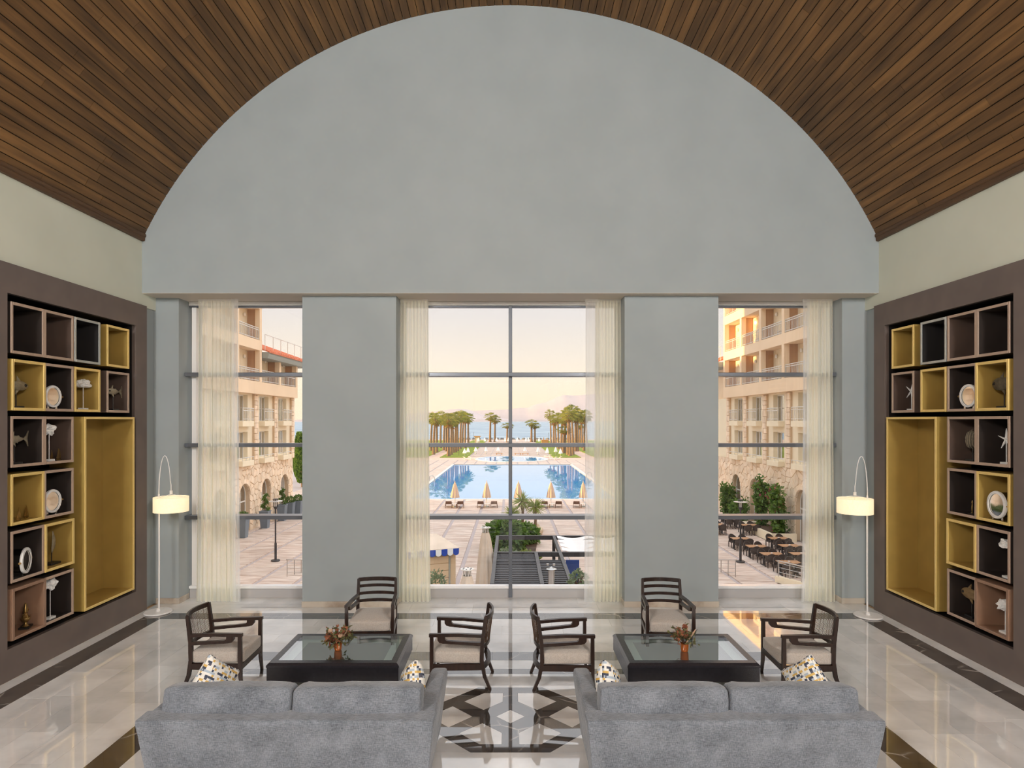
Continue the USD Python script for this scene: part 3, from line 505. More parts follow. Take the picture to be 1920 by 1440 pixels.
def posy(label, loc, seed, sparse):
    r = np.random.default_rng(seed); t = thing('flower_arrangement', label, 'flower arrangement', loc)
    part(t, 'pot', lathe([(.001, 0), (.034, 0), (.040, .02), (.043, .075), (.046, .082), (.040, .082), (.036, .06), (.001, .055)], 20), 'amber_glass', 40)
    n = 26 if sparse else 40; D = unit(np.c_[r.normal(0, .6 if sparse else 1.0, (n, 2)), np.abs(r.normal(.8, .3, n))]); L = r.uniform(.10, .22, n) * (1.1 if sparse else 1)
    part(t, 'stem', cat([tube([(0, 0, .07), D[i] * L[i] * .5 + (0, 0, .08), D[i] * L[i] + (0, 0, .075)], .0022, 4) for i in range(n)]), 'twig', False)
    def leaves(k, m, name, size, idx):
        q = r.choice(idx, k); c = D[q] * (L[q] * r.uniform(.55, 1.0, k))[:, None] + (0, 0, .075) + r.normal(0, .012, (k, 3)); dr = unit(D[q] * .6 + r.normal(0, .7, (k, 3))); sd = unit(np.cross(dr, r.normal(0, 1, (k, 3))))
        part(t, name, blades(c, dr, sd, size * r.uniform(.7, 1.3, k), size * .55, .2), m, False)
    leaves(150 if sparse else 240, 'leaf_green', 'foliage', .040, np.arange(n)); leaves(60 if sparse else 150, 'petal_rust', 'dried_foliage', .042, np.arange(0, n, 3))
    for k in range(5):
        q = D[k * 4] * L[k * 4] * .8 + (0, 0, .08); m = ball((.026, .026, .022), q, 2); v = np.array(m.vertices); m.vertices = v + (meshkit.fbm(v * 90, 2, k)[:, None] - .5) * .02 * unit(v - q); part(t, 'blossom', m, 'petal_pale' if k % 2 else 'petal_rust', False)
    part(t, 'pod', tube([(.02, 0, .09), (.085, -.02, .19), (.11, -.025, .235)], [.006, .010, .004], 7), 'petal_pale', 40)
posy('brown bushy dried flower posy in an amber pot on a coffee table', (-1.81, 6.50, .3435), 2, False)
posy('sparse leafy posy with pale blossoms in an amber pot on a coffee table', (1.82, 6.47, .3435), 5, True)

# ------------------------------------------------------------------ arc floor lamps
def floor_lamp(label, base, shade_x, s):
    t = thing('floor_lamp', label, 'floor lamp', base, 0, 'white arc floor lamps'); A = s
    part(t, 'base', disc(.185, 0, .022, 40, b=.006), 'white_metal', 40)
    part(t, 'socket', lathe([(.001, .02), (.03, .02), (.03, .045), (.016, .06), (.001, .06)], 16), 'white_metal', 40)
    P = [(A * .012, 0, .05), (A * .014, 0, .8), (A * .012, 0, 1.45), (A * .01, 0, 1.70)]
    P += [(A * (.095 - .085 * math.cos(a)), 0, 1.70 + .55 * math.sin(a)) for a in np.linspace(.12, PI - .35, 14)]; tip = P[-1]
    part(t, 'pole', tube(P[:4], .012, 10), 'white_metal', 40); part(t, 'arc_rod', tube(P[3:], [.0075] * 4 + [.0055] * 11, 8), 'white_metal', 40)
    part(t, 'cord', tube([tip, (A * .185, 0, 1.83), (A * .185, 0, 1.72)], .006, 6), 'white_metal', 40)
    part(t, 'hub', lathe([(.001, 1.70), (.02, 1.70), (.02, 1.75), (.001, 1.75)], 12, (A * .185, 0, 0)), 'white_metal', 40)
    sh = lathe([(.224, 1.450), (.230, 1.450), (.230, 1.660), (.224, 1.660), (.224, 1.450)], 56, (A * .185, 0, 0)); part(t, 'lamp_shade', sh, 'lamp_shade', 40)
    part(t, 'diffuser', disc(.222, 1.648, 1.653, 40, (A * .185, 0, 0)), 'lamp_shade', 30)
    part(t, 'spoke', cat([bar((A * .185, 0, 1.70), (A * .185 + .222 * math.cos(a), .222 * math.sin(a), 1.655), .004) for a in (0, 2.1, 4.2)]), 'white_metal', False)
    part(t, 'bulb', ball(.045, (A * .185, 0, 1.56), 3), 'bulb', True)
    return t
floor_lamp('white arc floor lamp beside the shelves with the feather ornament, drum shade lit', (-5.05, 8.87, 0), 0, 1)
floor_lamp('white arc floor lamp beside the shelves with the starfish ornaments, drum shade lit', (5.03, 8.70, 0), 0, -1)

# ------------------------------------------------------------------ curtains
def curtain(name, label, x0, x1, y, folds, amp, m, seed, z0=.012, group='ivory curtains at the windows'):
    r = np.random.default_rng(seed); ph = r.uniform(0, 6.3, 4); N = folds * 14
    def F(u, v):
        x = x0 + (x1 - x0) * u; z = z0 + (ZS - .03 - z0) * v; k = .55 + .45 * (1 - v)
        a = np.sin(u * folds * 2 * PI + ph[0] + .5 * np.sin(u * 9 + ph[1]) + .25 * np.sin(v * 2.2 + u * 5)); b = np.sin(u * folds * 4.6 * PI + ph[2])
        return np.stack([x + .012 * np.sin(u * folds * 4 * PI + ph[3]) * k + (u - .5) * .06 * (1 - v) ** 2, y + amp * (a + .3 * b) * k, z + .0 * u], -1)
    t = thing(name, label, 'curtain', (0, 0, 0), 0, group); m0 = surf(F, N, 14); part(t, 'cloth', m0, m, True)
    top = surf(lambda u, v: np.stack([x0 + (x1 - x0) * u, y - amp - .004 + 0 * u, ZS - .03 - .10 * v], -1), 2, 2)
    part(t, 'heading_tape', box(x0, x1, y - .012, y + .012, ZS - .055, ZS - .0065), 'sheer', False)
curtain('curtain', 'ivory curtain at the window beside the lamp and feather ornament shelves', -4.73, -4.19, 9.385, 8, .036, 'curtain', 1)
curtain('curtain', 'ivory curtain at the central window, on the side of the folded parasols', -1.672, -1.25, 9.385, 8, .036, 'curtain', 2)
curtain('curtain', 'ivory curtain at the central window, on the side of the white slung canopy', 1.29, 1.672, 9.385, 8, .036, 'curtain', 3)
curtain('curtain', 'ivory curtain at the window beside the lamp and starfish shelves', 4.50, 4.88, 9.385, 7, .036, 'curtain', 4)
curtain('sheer_curtain', 'thin sheer curtain edge at the central window beside the ivory curtain', 1.13, 1.33, 9.36, 2, .02, 'sheer', 5, group='sheer curtain edges')
curtain('sheer_curtain', 'thin sheer curtain edge at the window looking on the outdoor dining tables', 4.42, 4.53, 9.36, 2, .02, 'sheer', 6, group='sheer curtain edges')
curtain('sheer_curtain', 'thin sheer curtain edge at the window looking on the grey planters', -4.22, -4.12, 9.36, 2, .016, 'sheer', 7, group='sheer curtain edges')

# ------------------------------------------------------------------ display boxes in the two wall niches (front towards +x)
BW, BH, BD, TH = .475, .55, .44, .028
STY = {'brown': ('lacquer_brown', 'edge_brown', 'dark taupe lacquered'), 'copper': ('lacquer_copper', 'lacquer_copper', 'copper lacquered'), 'dark': ('lacquer_dark', 'edge_brown', 'near-black lacquered'), 'steel': ('lacquer_steel', 'edge_steel', 'black steel-edged'), 'gold': ('lacquer_gold', 'edge_gold', 'gold lacquered')}
def display_box(sty, w, h, name='display_box'):
    body, edge, _ = STY[sty]; body_in = 'lacquer_brown' if sty == 'copper' else body; t = thing(name, 'x', 'display box')
    e = .012
    part(t, 'top_board', box(-BD, -e, -w / 2, w / 2, h - TH, h), body, False); part(t, 'bottom_board', box(-BD, -e, -w / 2, w / 2, 0, TH), body, False)
    for s in (-1, 1): part(t, 'side_board', box(-BD, -e, s * w / 2, s * (w / 2 - TH), TH, h - TH), body, False)
    if w < .8: part(t, 'back_panel', box(-BD, -BD + .012, -w / 2 + TH, w / 2 - TH, TH, h - TH), body_in, False)
    else:
        for s in (-1, 1): part(t, 'back_panel', box(-BD, -BD + .012, s * .002, s * (w / 2 - TH), TH, h - TH), body_in, False)
    g = TH * 1.15
    for s in (-1, 1): part(t, 'rim', box(-e, 0, s * w / 2, s * (w / 2 - g), 0, h, .003), edge, False)
    part(t, 'rim', box(-e, 0, -w / 2 + g, w / 2 - g, h - g, h, .003), edge, False); part(t, 'rim', box(-e, 0, -w / 2 + g, w / 2 - g, 0, g, .003), edge, False)
    return t
ROWZ = [3.47, 2.86, 2.25, 1.63, 1.02, .409]; COLY = [6.805, 7.275, 7.765, 8.37]; ROWN = ['top', 'second', 'third', 'fourth', 'fifth', 'bottom']
LEFT = {(0, 0): 'dark', (0, 1): 'brown', (0, 2): 'steel', (0, 3): 'gold', (1, 0): 'gold', (1, 1): 'dark', (1, 2): 'gold', (1, 3): 'brown', (2, 0): 'dark', (2, 1): 'brown', (3, 0): 'gold', (3, 1): 'dark', (4, 0): 'dark', (4, 1): 'gold', (5, 0): 'copper', (5, 1): 'dark'}
RIGHT = {(0, 0): 'dark', (0, 1): 'brown', (0, 2): 'steel', (0, 3): 'gold', (1, 0): 'gold', (1, 1): 'dark', (1, 2): 'gold', (1, 3): 'brown', (2, 0): 'dark', (2, 1): 'brown', (3, 0): 'gold', (3, 1): 'dark', (4, 0): 'dark', (4, 1): 'gold', (5, 0): 'copper', (5, 1): 'dark'}
HOLD = {-1: {(1, 0): 'half-hidden fish on a stand', (1, 1): 'round mirror drum', (1, 2): 'white shell on a stand', (1, 3): 'fish tail', (2, 0): 'large silver fish', (2, 1): 'shell and little sailboats', (3, 0): 'two little brass sailboats', (3, 1): 'sunlit round mirror drum', (4, 0): 'big chrome drum', (4, 1): 'feather ornament', (5, 0): 'brass sextant', (5, 1): 'white shell on a tall stand'},
        1: {(1, 3): 'tilted white starfish', (1, 1): 'round mirror drum', (1, 0): 'dark fish on a stand', (2, 1): 'striped discus fish', (2, 0): 'upright white starfish', (3, 1): 'little brass figures', (3, 0): 'sunlit round mirror drum', (4, 0): 'white coral cap', (5, 1): 'carved wooden fish', (5, 0): 'white shell on a tall stand'}}
NEAR = ['column farthest from the window', 'second column from the sofa side', 'third column from the sofa side', 'column by the window wall']
protos = {}
for s, plan in ((-1, LEFT), (1, RIGHT)):
    wall = 'wall of the feather ornament' if s < 0 else 'wall of the starfish'
    for (r_, c_), sty in plan.items():
        h = HOLD[s].get((r_, c_)); side = 'left-side niche' if s < 0 else 'right-side niche'
        lab = f'{STY[sty][2]} box holding the {h}, {side}' if h else f'empty {STY[sty][2]} box, {ROWN[r_]} row, {["column farther from the windows", "second column", "third column", "column by the windows"][c_]}, {side}'
        dx = {(1, 0): .012, (2, 1): -.0, (4, 1): .01, (5, 0): .015}.get((r_, c_), 0); loc = (s * (XP - dx), COLY[c_], ROWZ[r_]); rz = 0 if s < 0 else PI
        if sty not in protos:
            p = protos[sty] = display_box(sty, BW, BH); place(stage.GetPrimAtPath(p), loc, rz) if False else None
            x = UsdGeom.Xformable(stage.GetPrimAtPath(p)); x.ClearXformOpOrder(); stage.GetPrimAtPath(p).RemoveProperty('xformOp:translate'); place(stage.GetPrimAtPath(p), loc, rz or 1e-9); say(stage.GetPrimAtPath(p), lab, group=f'display boxes in the wall niches')
        else: copy(protos[sty], lab, loc, rz, 'display boxes in the wall niches')
tb = display_box('gold', 1.02, 2.42, 'tall_display_box'); x = UsdGeom.Xformable(stage.GetPrimAtPath(tb)); x.ClearXformOpOrder(); stage.GetPrimAtPath(tb).RemoveProperty('xformOp:translate'); place(stage.GetPrimAtPath(tb), (-XP + .02, 8.185, .382), 1e-9)
say(stage.GetPrimAtPath(tb), 'tall empty gold box beside the feather and sextant ornaments', group='tall gold boxes')
copy(tb, 'tall empty gold box beside the carved fish and striped discus fish', (XP - .02, 8.185, .382), PI, 'tall gold boxes')

# ------------------------------------------------------------------ ornaments standing in the boxes
def spot(s, r_, c_, dx, px):                              # a place in a box, DX behind its front, on the line of sight through column PX
    y = (XP + dx) * FPX / abs(px - CX); y = min(max(y, COLY[c_] - .17), COLY[c_] + .17); return (s * (XP + dx), y, ROWZ[r_] + TH + .0005)
def stand(t, h, w=.10, m='plaster_white', rod='plaster_white'):
    part(t, 'stand_base', box(-w / 3, w / 3, -w / 2, w / 2, 0, .024, .002), m, False); part(t, 'rod', tube([(0, 0, .02), (0, 0, h)], .005, 6), rod, 40)
def fish(label, loc, rz, L, m, tall=.30, st='black_stand', stripes=False, z=.22, tail=1.0):
    t = thing('fish_sculpture', label, 'fish sculpture', loc, rz); stand(t, z - .02, .13, st, st); u = np.linspace(0, 1, 15)
    prof = np.sin(PI * u ** .72) ** .8 * .5 * tall * L + .012 * L
    P = np.c_[np.zeros(15), (u - .5) * L, np.full(15, z)]; b = tube(P, prof, 14, flat=(.38, 1.0)); part(t, 'body', b, m, 45)
    y1, zz = L / 2, z; part(t, 'tail_fin', prism([(y1 - .04 * L, zz - .02 * L), (y1 + .10 * L, zz - .10 * L * tail), (y1 + .20 * L, zz - .27 * L * tail), (y1 + .155 * L, zz - .05 * L), (y1 + .15 * L, zz), (y1 + .155 * L, zz + .05 * L), (y1 + .22 * L, zz + .29 * L * tail), (y1 + .10 * L, zz + .12 * L * tail), (y1 - .04 * L, zz + .02 * L)], -.006, .006, 'x'), m, False)
    k = .5 * tall * L * .8; part(t, 'dorsal_fin', prism([(-.22 * L, zz + k * .95), (-.02 * L, zz + k + .20 * L), (-.04 * L, zz + k * 1.05), (.22 * L, zz + k + .03 * L), (.25 * L, zz + k * .5), (-.1 * L, zz + k * .6)], -.005, .005, 'x'), m, False)
    part(t, 'belly_fin', prism([(-.15 * L, zz - k * .95), (.04 * L, zz - k - .18 * L), (.02 * L, zz - k * .9), (.15 * L, zz - k - .05 * L), (.2 * L, zz - k * .5), (-.1 * L, zz - k * .6)], -.005, .005, 'x'), m, False)
    for s in (-1, 1): part(t, 'eye', ball(.014 * L / .3, (s * (.38 * prof[3] * .9), -.33 * L, z + .02 * L), 1), 'black_stand', True)
    if stripes:
        for q in range(5):
            i = 3 + 2 * q; r = prof[i] * 1.02; part(t, 'stripe', tube([(0, P[i, 1] - .004, z), (0, P[i, 1] + .004, z)], r, 14, flat=(.39, 1.0)), 'fish_silver', 45)
def drum(label, loc, rz, r, L, glow='mirror'):
    t = thing('mirror_drum', label, 'porthole mirror', loc, rz); z = r + .018
    part(t, 'drum', lathe([(.001, -L), (r * .93, -L), (r * .93, -.02), (r * .93, -.001)], 36, (0, 0, z), 'x'), 'chrome', 40)
    part(t, 'ring', lathe([(r * .80, -.02), (r, -.02), (r + .004, -.008), (r, .006), (r * .82, .008), (r * .80, -.001)], 40, (0, 0, z), 'x'), 'plaster_white', 40)
    part(t, 'mirror_glass', lathe([(.001, -.004), (r * .81, -.004)], 40, (0, 0, z), 'x'), 'mirror', False)
    for y in (-1, 1): part(t, 'knob', lathe([(.001, 0), (.008, 0), (.008, .02), (.013, .022), (.013, .03), (.001, .03)], 10, (-.01, 0, z), 'y') if y > 0 else mirx(move(lathe([(.001, 0), (.008, 0), (.008, .02), (.013, .022), (.013, .03), (.001, .03)], 10, (.01, 0, z), 'y'), rz=PI)), 'brass', 40) if False else part(t, 'knob', move(lathe([(.001, r), (.008, r), (.008, r + .02), (.013, r + .022), (.013, r + .03), (.001, r + .03)], 10, axis='y'), (-.01, 0, z), rz=0 if y > 0 else PI), 'brass', 40)
    for y in (-1, 1): part(t, 'foot', box(-L * .8, -.01, y * r * .5 - .015, y * r * .5 + .015, 0, .05, .003), 'chrome', False)
def shell(label, loc, rz, h, size, seed, cap=False):
    t = thing('shell_ornament', label, 'shell ornament', loc, rz); stand(t, h)
    m = ball((.05 * size, .085 * size, .045 * size) if cap else (.06 * size, .06 * size, .06 * size), (0, 0, h + .03 * size), 3); v = np.array(m.vertices); c = np.array([0, 0, h + .03 * size]); k = (meshkit.fbm(v * 26, 3, seed) - .5) * .09 * size
    v = v + unit(v - c) * k[:, None]
    if cap: v[:, 2] = np.maximum(v[:, 2], h - .004 + .3 * np.abs(v[:, 1])* .3)
    m.vertices = v; part(t, 'shell', m, 'plaster_white', 20)
def starfish(label, loc, rz, h, r, tilt):
    t = thing('starfish_ornament', label, 'starfish ornament', loc, rz); stand(t, h)
    for k in range(5):
        a = PI / 2 + tilt + k * 2 * PI / 5; part(t, 'arm', tube([(0, 0, h + .01), (0, .5 * r * math.cos(a), h + .01 + .5 * r * math.sin(a)), (0, r * math.cos(a), h + .01 + r * math.sin(a))], [.018, .012, .004], 7, flat=(1, .7)), 'plaster_white', 50)
def sailboat(label, loc, rz, sc=1.0):
    t = thing('model_sailboat', label, 'model sailboat', loc, rz, sc=sc); part(t, 'hull', hull([(0, -.05, .012), (0, .05, .014), (.014, 0, .014), (-.014, 0, .014), (.006, -.02, 0), (-.006, -.02, 0), (.006, .025, 0), (-.006, .025, 0)]), 'brass', False)
    part(t, 'mast', tube([(0, 0, .01), (0, 0, .125)], .0022, 5), 'brass', False); part(t, 'sail', prism([(.006, .02), (.048, .02), (.006, .118)], -.0018, .0018, 'x'), 'brass', False); part(t, 'jib', prism([(-.006, .02), (-.042, .02), (-.006, .10)], -.0018, .0018, 'x'), 'brass', False)
fish('silvery fish on a black stand, half hidden in a gold box', spot(-1, 1, 0, .14, 30), PI, .34, 'fish_silver', z=.25)
drum('round mirror drum with pale ring in the second row, left-side niche', spot(-1, 1, 1, .05, 100), 0, .128, .22)
shell('slanted white shell slab on a slim stand in a gold box', spot(-1, 1, 2, .12, 156), 0, .285, 1.25, 3, True)
fish('pale fish with a forked tail in the box by the window wall', spot(-1, 1, 3, .09, 212), 0, .27, 'fish_silver', z=.26, tail=1.2)
fish('large silvery fish with a forked tail, third row box', spot(-1, 2, 0, .12, 27), 0, .27, 'fish_silver', z=.27, tail=1.15)
shell('white shell on a stand beside three little sailboats', spot(-1, 2, 1, .08, 92), 0, .33, 1.0, 5)
sb = 'model sailboats in the niche'
for i, (r_, c_, dx, dy, k, l) in enumerate([(2, 1, .12, 97, 1.0, 'little brass sailboat next to the white shell stand'), (2, 1, .09, 109, 1.15, 'little brass sailboat in the middle of three'), (2, 1, .13, 116, 1.1, 'little brass sailboat of three, toward the tall gold box'), (3, 0, .09, 35, 1.15, 'bright little brass sailboat in a gold box'), (3, 0, .14, 49, 1.2, 'dull little brass sailboat at the back of a gold box')]): sailboat(l, spot(-1, r_, c_, dx, dy), .25, k)
drum('round mirror drum reflecting sunset light, fourth row, left-side niche', spot(-1, 3, 1, .05, 99), 0, .135, .2)
drum('big chrome drum with a round glass front, fifth row box', spot(-1, 4, 0, .05, 50), .35, .14, .30)
t = thing('feather_ornament', 'pale metal feather on a black stand in a gold box', 'feather ornament', spot(-1, 4, 1, .14, 97), 0); stand(t, .16, .16, 'black_stand', 'black_stand')
part(t, 'feather', T(*(lambda u: (np.vstack([np.c_[.02 * np.sin(u * 3), .032 * np.sin(PI * u ** .8) + .015 * u, .13 + .26 * u], np.c_[.02 * np.sin(u * 3) + .008 * (u < 2), .0 * u + .01 * u, .13 + .26 * u], np.c_[.02 * np.sin(u * 3), -.028 * np.sin(PI * u ** .8) + .005 * u, .13 + .26 * u]]), [q for i in range(11) for a in (0, 12) for q in ([a + i, a + i + 1, a + i + 13], [a + i, a + i + 13, a + i + 12])]))(np.linspace(0, 1, 12))), 'fish_silver', True)
t = thing('sextant', 'small brass sextant on a black foot in the copper box', 'brass instrument', spot(-1, 5, 0, .12, 48), .4)
part(t, 'foot', box(-.05, .05, -.075, .075, 0, .02, .003), 'black_stand', False); part(t, 'pillar', lathe([(.001, .02), (.035, .02), (.02, .035), (.012, .06), (.03, .075), (.045, .10), (.045, .115), (.02, .14), (.012, .17), (.024, .18), (.022, .22), (.012, .24), (.012, .27), (.001, .275)], 20), 'brass', 40)
part(t, 'frame', lathe([(.05, -.004), (.06, -.004), (.06, .004), (.05, .004), (.05, -.004)], 24, (0, 0, .13), 'x'), 'brass', 40); part(t, 'eyepiece', tube([(0, -.07, .16), (0, .06, .185)], [.012, .016], 10), 'brass', 40); part(t, 'mirror_glass', disc(.02, .046, .05, 16, (0, .0, .13), 'x'), 'mirror', False)
shell('white shell on a tall stand in the bottom row, left-side niche', spot(-1, 5, 1, .08, 94), 0, .37, 1.1, 9)
starfish('tilted white starfish on a stand in the box by the window wall', spot(1, 1, 3, .10, 1709), 0, .25, .13, .25)
drum('round mirror drum with pale ring in the second row, right-side niche', spot(1, 1, 1, .05, 1815), PI, .135, .22)
fish('dark fish with dorsal fin on a stand in a gold box', spot(1, 1, 0, .14, 1883), PI, .34, 'fish_dark', tall=.42, z=.27)
fish('striped discus fish on a black stand, third row', spot(1, 2, 1, .12, 1824), PI, .22, 'fish_dark', tall=.95, stripes=True, z=.25)
starfish('upright white starfish on a stand, third row', spot(1, 2, 0, .08, 1887), 0, .26, .12, 0)
for k, (dy, hh) in enumerate(((.0, .16), (.03, .10))):
    t = thing('brass_figure', ['taller slim brass figure in a dark box', 'shorter slim brass figure in a dark box'][k], 'figurine', spot(1, 3, 1, .12, 1823 + dy * 290), 0); part(t, 'figure', lathe([(.001, 0), (.02, 0), (.016, .012), (.006, .02), (.01, hh * .5), (.005, hh * .75), (.009, hh * .85), (.001, hh)], 12), 'brass', 40); part(t, 'plinth', box(-.025, .025, -.03, .03, 0, .008), 'black_stand', False)
drum('large round mirror drum glowing with sunset light in a gold box, right-side niche', spot(1, 3, 0, .04, 1868), PI - .1, .15, .28)
shell('white coral cap on a slim stand, fifth row', spot(1, 4, 0, .08, 1891), 0, .33, 1.15, 13, True)
fish('carved wooden fish on a stand in the bottom row', spot(1, 5, 1, .13, 1822), PI, .34, 'fish_wood', tall=.36, z=.27)
shell('white shell on a tall stand in the copper box, right-side niche', spot(1, 5, 0, .08, 1885), 0, .28, 1.15, 17)
# ------------------------------------------------------------------ outside: the ground lies 9 m below the eye
ZG = CAMZ - 9.0
ORD = 'first second third fourth fifth sixth seventh eighth ninth tenth eleventh twelfth thirteenth fourteenth fifteenth sixteenth seventeenth eighteenth nineteenth twentieth twenty-first twenty-second twenty-third twenty-fourth'.split()
def gd(py): return 9.0 * FPX / (py - HY)                  # depth of a ground point seen in row PY
def G(px, py): d = gd(py); return np.array([(px - CX) * d / FPX, d, ZG])
PX0, PX1, PY0, PY1 = -11.6, 12.4, 71.3, 127.5             # the pool
ground = sbox(-60, YWIN + .5, 60, 142).difference(sbox(PX0, PY0, PX1, PY1))
struct('terrace', prism(ground, ZG - .4, ZG - .06, 'z'), 'paving_joint'); TE = '/World/terrace'
far = unary_union([sbox(-60, 70.3, 60, 142), sbox(-60, YWIN + .6, -24, 70.3), sbox(24, YWIN + .6, 60, 70.3)]).difference(sbox(PX0 - .4, PY0 - .4, PX1 + .4, PY1 + .4))
rg = random.Random(8); pitch = 2.235; ys = [27.4 + 2.15 * k for k in range(21)]; fp = []
for j, y in enumerate(ys[:-1]):
    for i in range(-10, 11):
        x0 = -.74 + i * pitch + .14; x1 = x0 + pitch - .28; m = [(x0 + (x1 - x0) * 0, x1)]
        px = abs((x0 + x1) / 2) / y * FPX
        vis = 28 < y and (px < 155 or 400 < px < 600)
        sl = box(x0, x1, y + .02, ys[j + 1] - .02, ZG - .07, ZG)
        if vis and px < 600: part(TE, 'paving_slab', sl, 'paving', smooth=False)
        else: fp.append(sl)
# beyond, slabs go on round the pool
for j in range(33):
    y = 70.4 + 2.2 * j
    for i in range(-12, 13):
        x0 = -.74 + i * pitch + .14; x1 = x0 + pitch - .28
        g = sbox(x0, y + .02, x1, y + 2.18).difference(sbox(PX0 - .45, PY0 - .45, PX1 + .45, PY1 + .45))
        if not g.is_empty and g.area > .05: fp.append(prism(g, ZG - .07, ZG, 'z'))
part(TE, 'paving', cat(fp), 'paving', smooth=False, kind='stuff')
pool = thing('swimming_pool', 'long rectangular blue swimming pool reflecting the sky', 'swimming pool', (0, 0, 0), kind='structure')
part(pool, 'water', box(PX0, PX1, PY0, PY1, ZG - .30, ZG - .10), 'pool_water', False)
for x0, x1, y0, y1 in ((PX0 - .45, PX1 + .45, PY0 - .45, PY0), (PX0 - .45, PX1 + .45, PY1, PY1 + .45), (PX0 - .45, PX0, PY0, PY1), (PX1, PX1 + .45, PY0, PY1)): part(pool, 'coping', box(x0, x1, y0, y1, ZG - .3, ZG + .02, .01), 'pool_edge', False)
for i, (x, y) in enumerate(((PX0, 83), (PX0, 92), (PX1, 98))):
    for o in (-.3, .3): part(pool, 'ladder_rail', tube([(x + (1 if x < 0 else -1) * .35, y + o, ZG - .15), (x + (1 if x < 0 else -1) * .3, y + o, ZG + .6), (x, y + o, ZG + .85), (x - (1 if x < 0 else -1) * .4, y + o, ZG + .75), (x - (1 if x < 0 else -1) * .5, y + o, ZG)], .035, 6), 'steel', 40)
rp = thing('round_pool', 'small oval pool with a pale rim beyond the long pool', 'swimming pool', (.3, 145.5, ZG), kind='structure', sc=(8.6, 11.2, 1))
part(rp, 'rim', lathe([(1.0, -.05), (1.0, .12), (.93, .12), (.93, -.05)], 48), 'pool_edge', 40); part(rp, 'water', disc(.94, -.04, .04, 48), 'pool_water', False)
# beyond: lawns, paths, promenade, sea wall, sea
struct('ground', box(-400, 400, 142, 300, ZG - .5, ZG - .07), 'path_pink')
for s in (-1, 1):
    struct('lawn', box(s * 10.6, s * 17.4, 152.5, 285, ZG - .1, ZG + .04), 'lawn'); struct('lawn', box(s * 20.8, s * 60, 152.5, 285, ZG - .1, ZG + .04), 'lawn')
pr = struct('promenade', box(-10.4, 10.4, 157.6, 285, ZG - .2, ZG - .03), 'paving_joint')
part(pr, 'paving', cat([box(-10.2 + 2.56 * i, -10.2 + 2.56 * i + 2.4, 157.8 + 6 * j, 157.8 + 6 * j + 5.6, ZG - .1, ZG) for i in range(8) for j in range(21)]), 'paving', False, kind='stuff')
struct('sea', box(-9000, 9000, 300, 12500, -60, ZG - 1.6), 'sea_water')
rr = np.random.default_rng(4)
struct('beach', box(-400, 400, 285, 302, ZG - 3, ZG - .2), 'path_pink')
for k in range(24):
    x = -31 + k * 2.7 + rr.uniform(-.6, .6); m = ball((1.1, .9, .8), (0, 0, .1), 2); v = np.array(m.vertices); m.vertices = v * (1 + .5 * (meshkit.fbm(v * 1.3 + k * 9, 3, k)[:, None] - .5))
    p = thing('breakwater_rock', f'dark boulder in the shore sea wall, {ORD[k]} counting from the hut side', 'rock', (x, 299 + rr.uniform(-.8, .8), ZG - .1), rr.uniform(0, 6), 'dark boulders of the sea wall'); part(p, 'stone', m, 'rock_dark', False)
# hills across the water: a thin haze volume, the rest put into their colour
def hill(name, pts, D, depth):
    P = [(px - CX) * D / FPX for px, _ in pts]; H = [max(0, (HY - py) * D / FPX + 14) for _, py in pts]
    xs = np.linspace(P[0], P[-1], 120); hs = np.interp(xs, P, H); rows = []
    for q, k in ((-.5, 0), (-.33, .30), (-.17, .66), (0, 1), (.3, .75), (.7, .3), (1, 0)):
        y = np.full(120, D + q * depth); n = meshkit.fbm(np.c_[xs / 900, y / 900, np.zeros(120)], 4, 3) - .5
        rows.append(np.c_[xs, y, hs * k * (1 + .35 * n * (k < 1)) - (12 if k == 0 else 0)])
    V = np.vstack(rows); F = []
    for i in range(6):
        for j in range(119): a = i * 120 + j; F += [[a, a + 1, a + 121], [a, a + 121, a + 120]]
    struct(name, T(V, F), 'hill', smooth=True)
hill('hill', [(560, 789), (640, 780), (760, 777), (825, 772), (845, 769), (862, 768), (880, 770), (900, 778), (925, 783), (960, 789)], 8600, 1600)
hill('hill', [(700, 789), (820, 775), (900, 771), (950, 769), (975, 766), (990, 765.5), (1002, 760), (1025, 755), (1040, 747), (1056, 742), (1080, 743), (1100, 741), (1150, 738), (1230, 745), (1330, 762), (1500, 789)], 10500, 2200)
MAT['haze'] = usdkit.material(stage, '/World/Looks/haze', {'v': ('scatter_volume', {'color': (.92, .85, .84), 'density': 4.5e-5, 'anisotropy': .2})}, [], volume='v.volume')
hz = usdkit.mesh(stage, '/World/sea_haze', box(-6500, 6500, 2600, 11500, ZG - 1.0, 700), MAT['haze'], False); say(hz.GetPrim(), 'pale warm haze over the distant water before the hills', 'haze', kind='stuff')

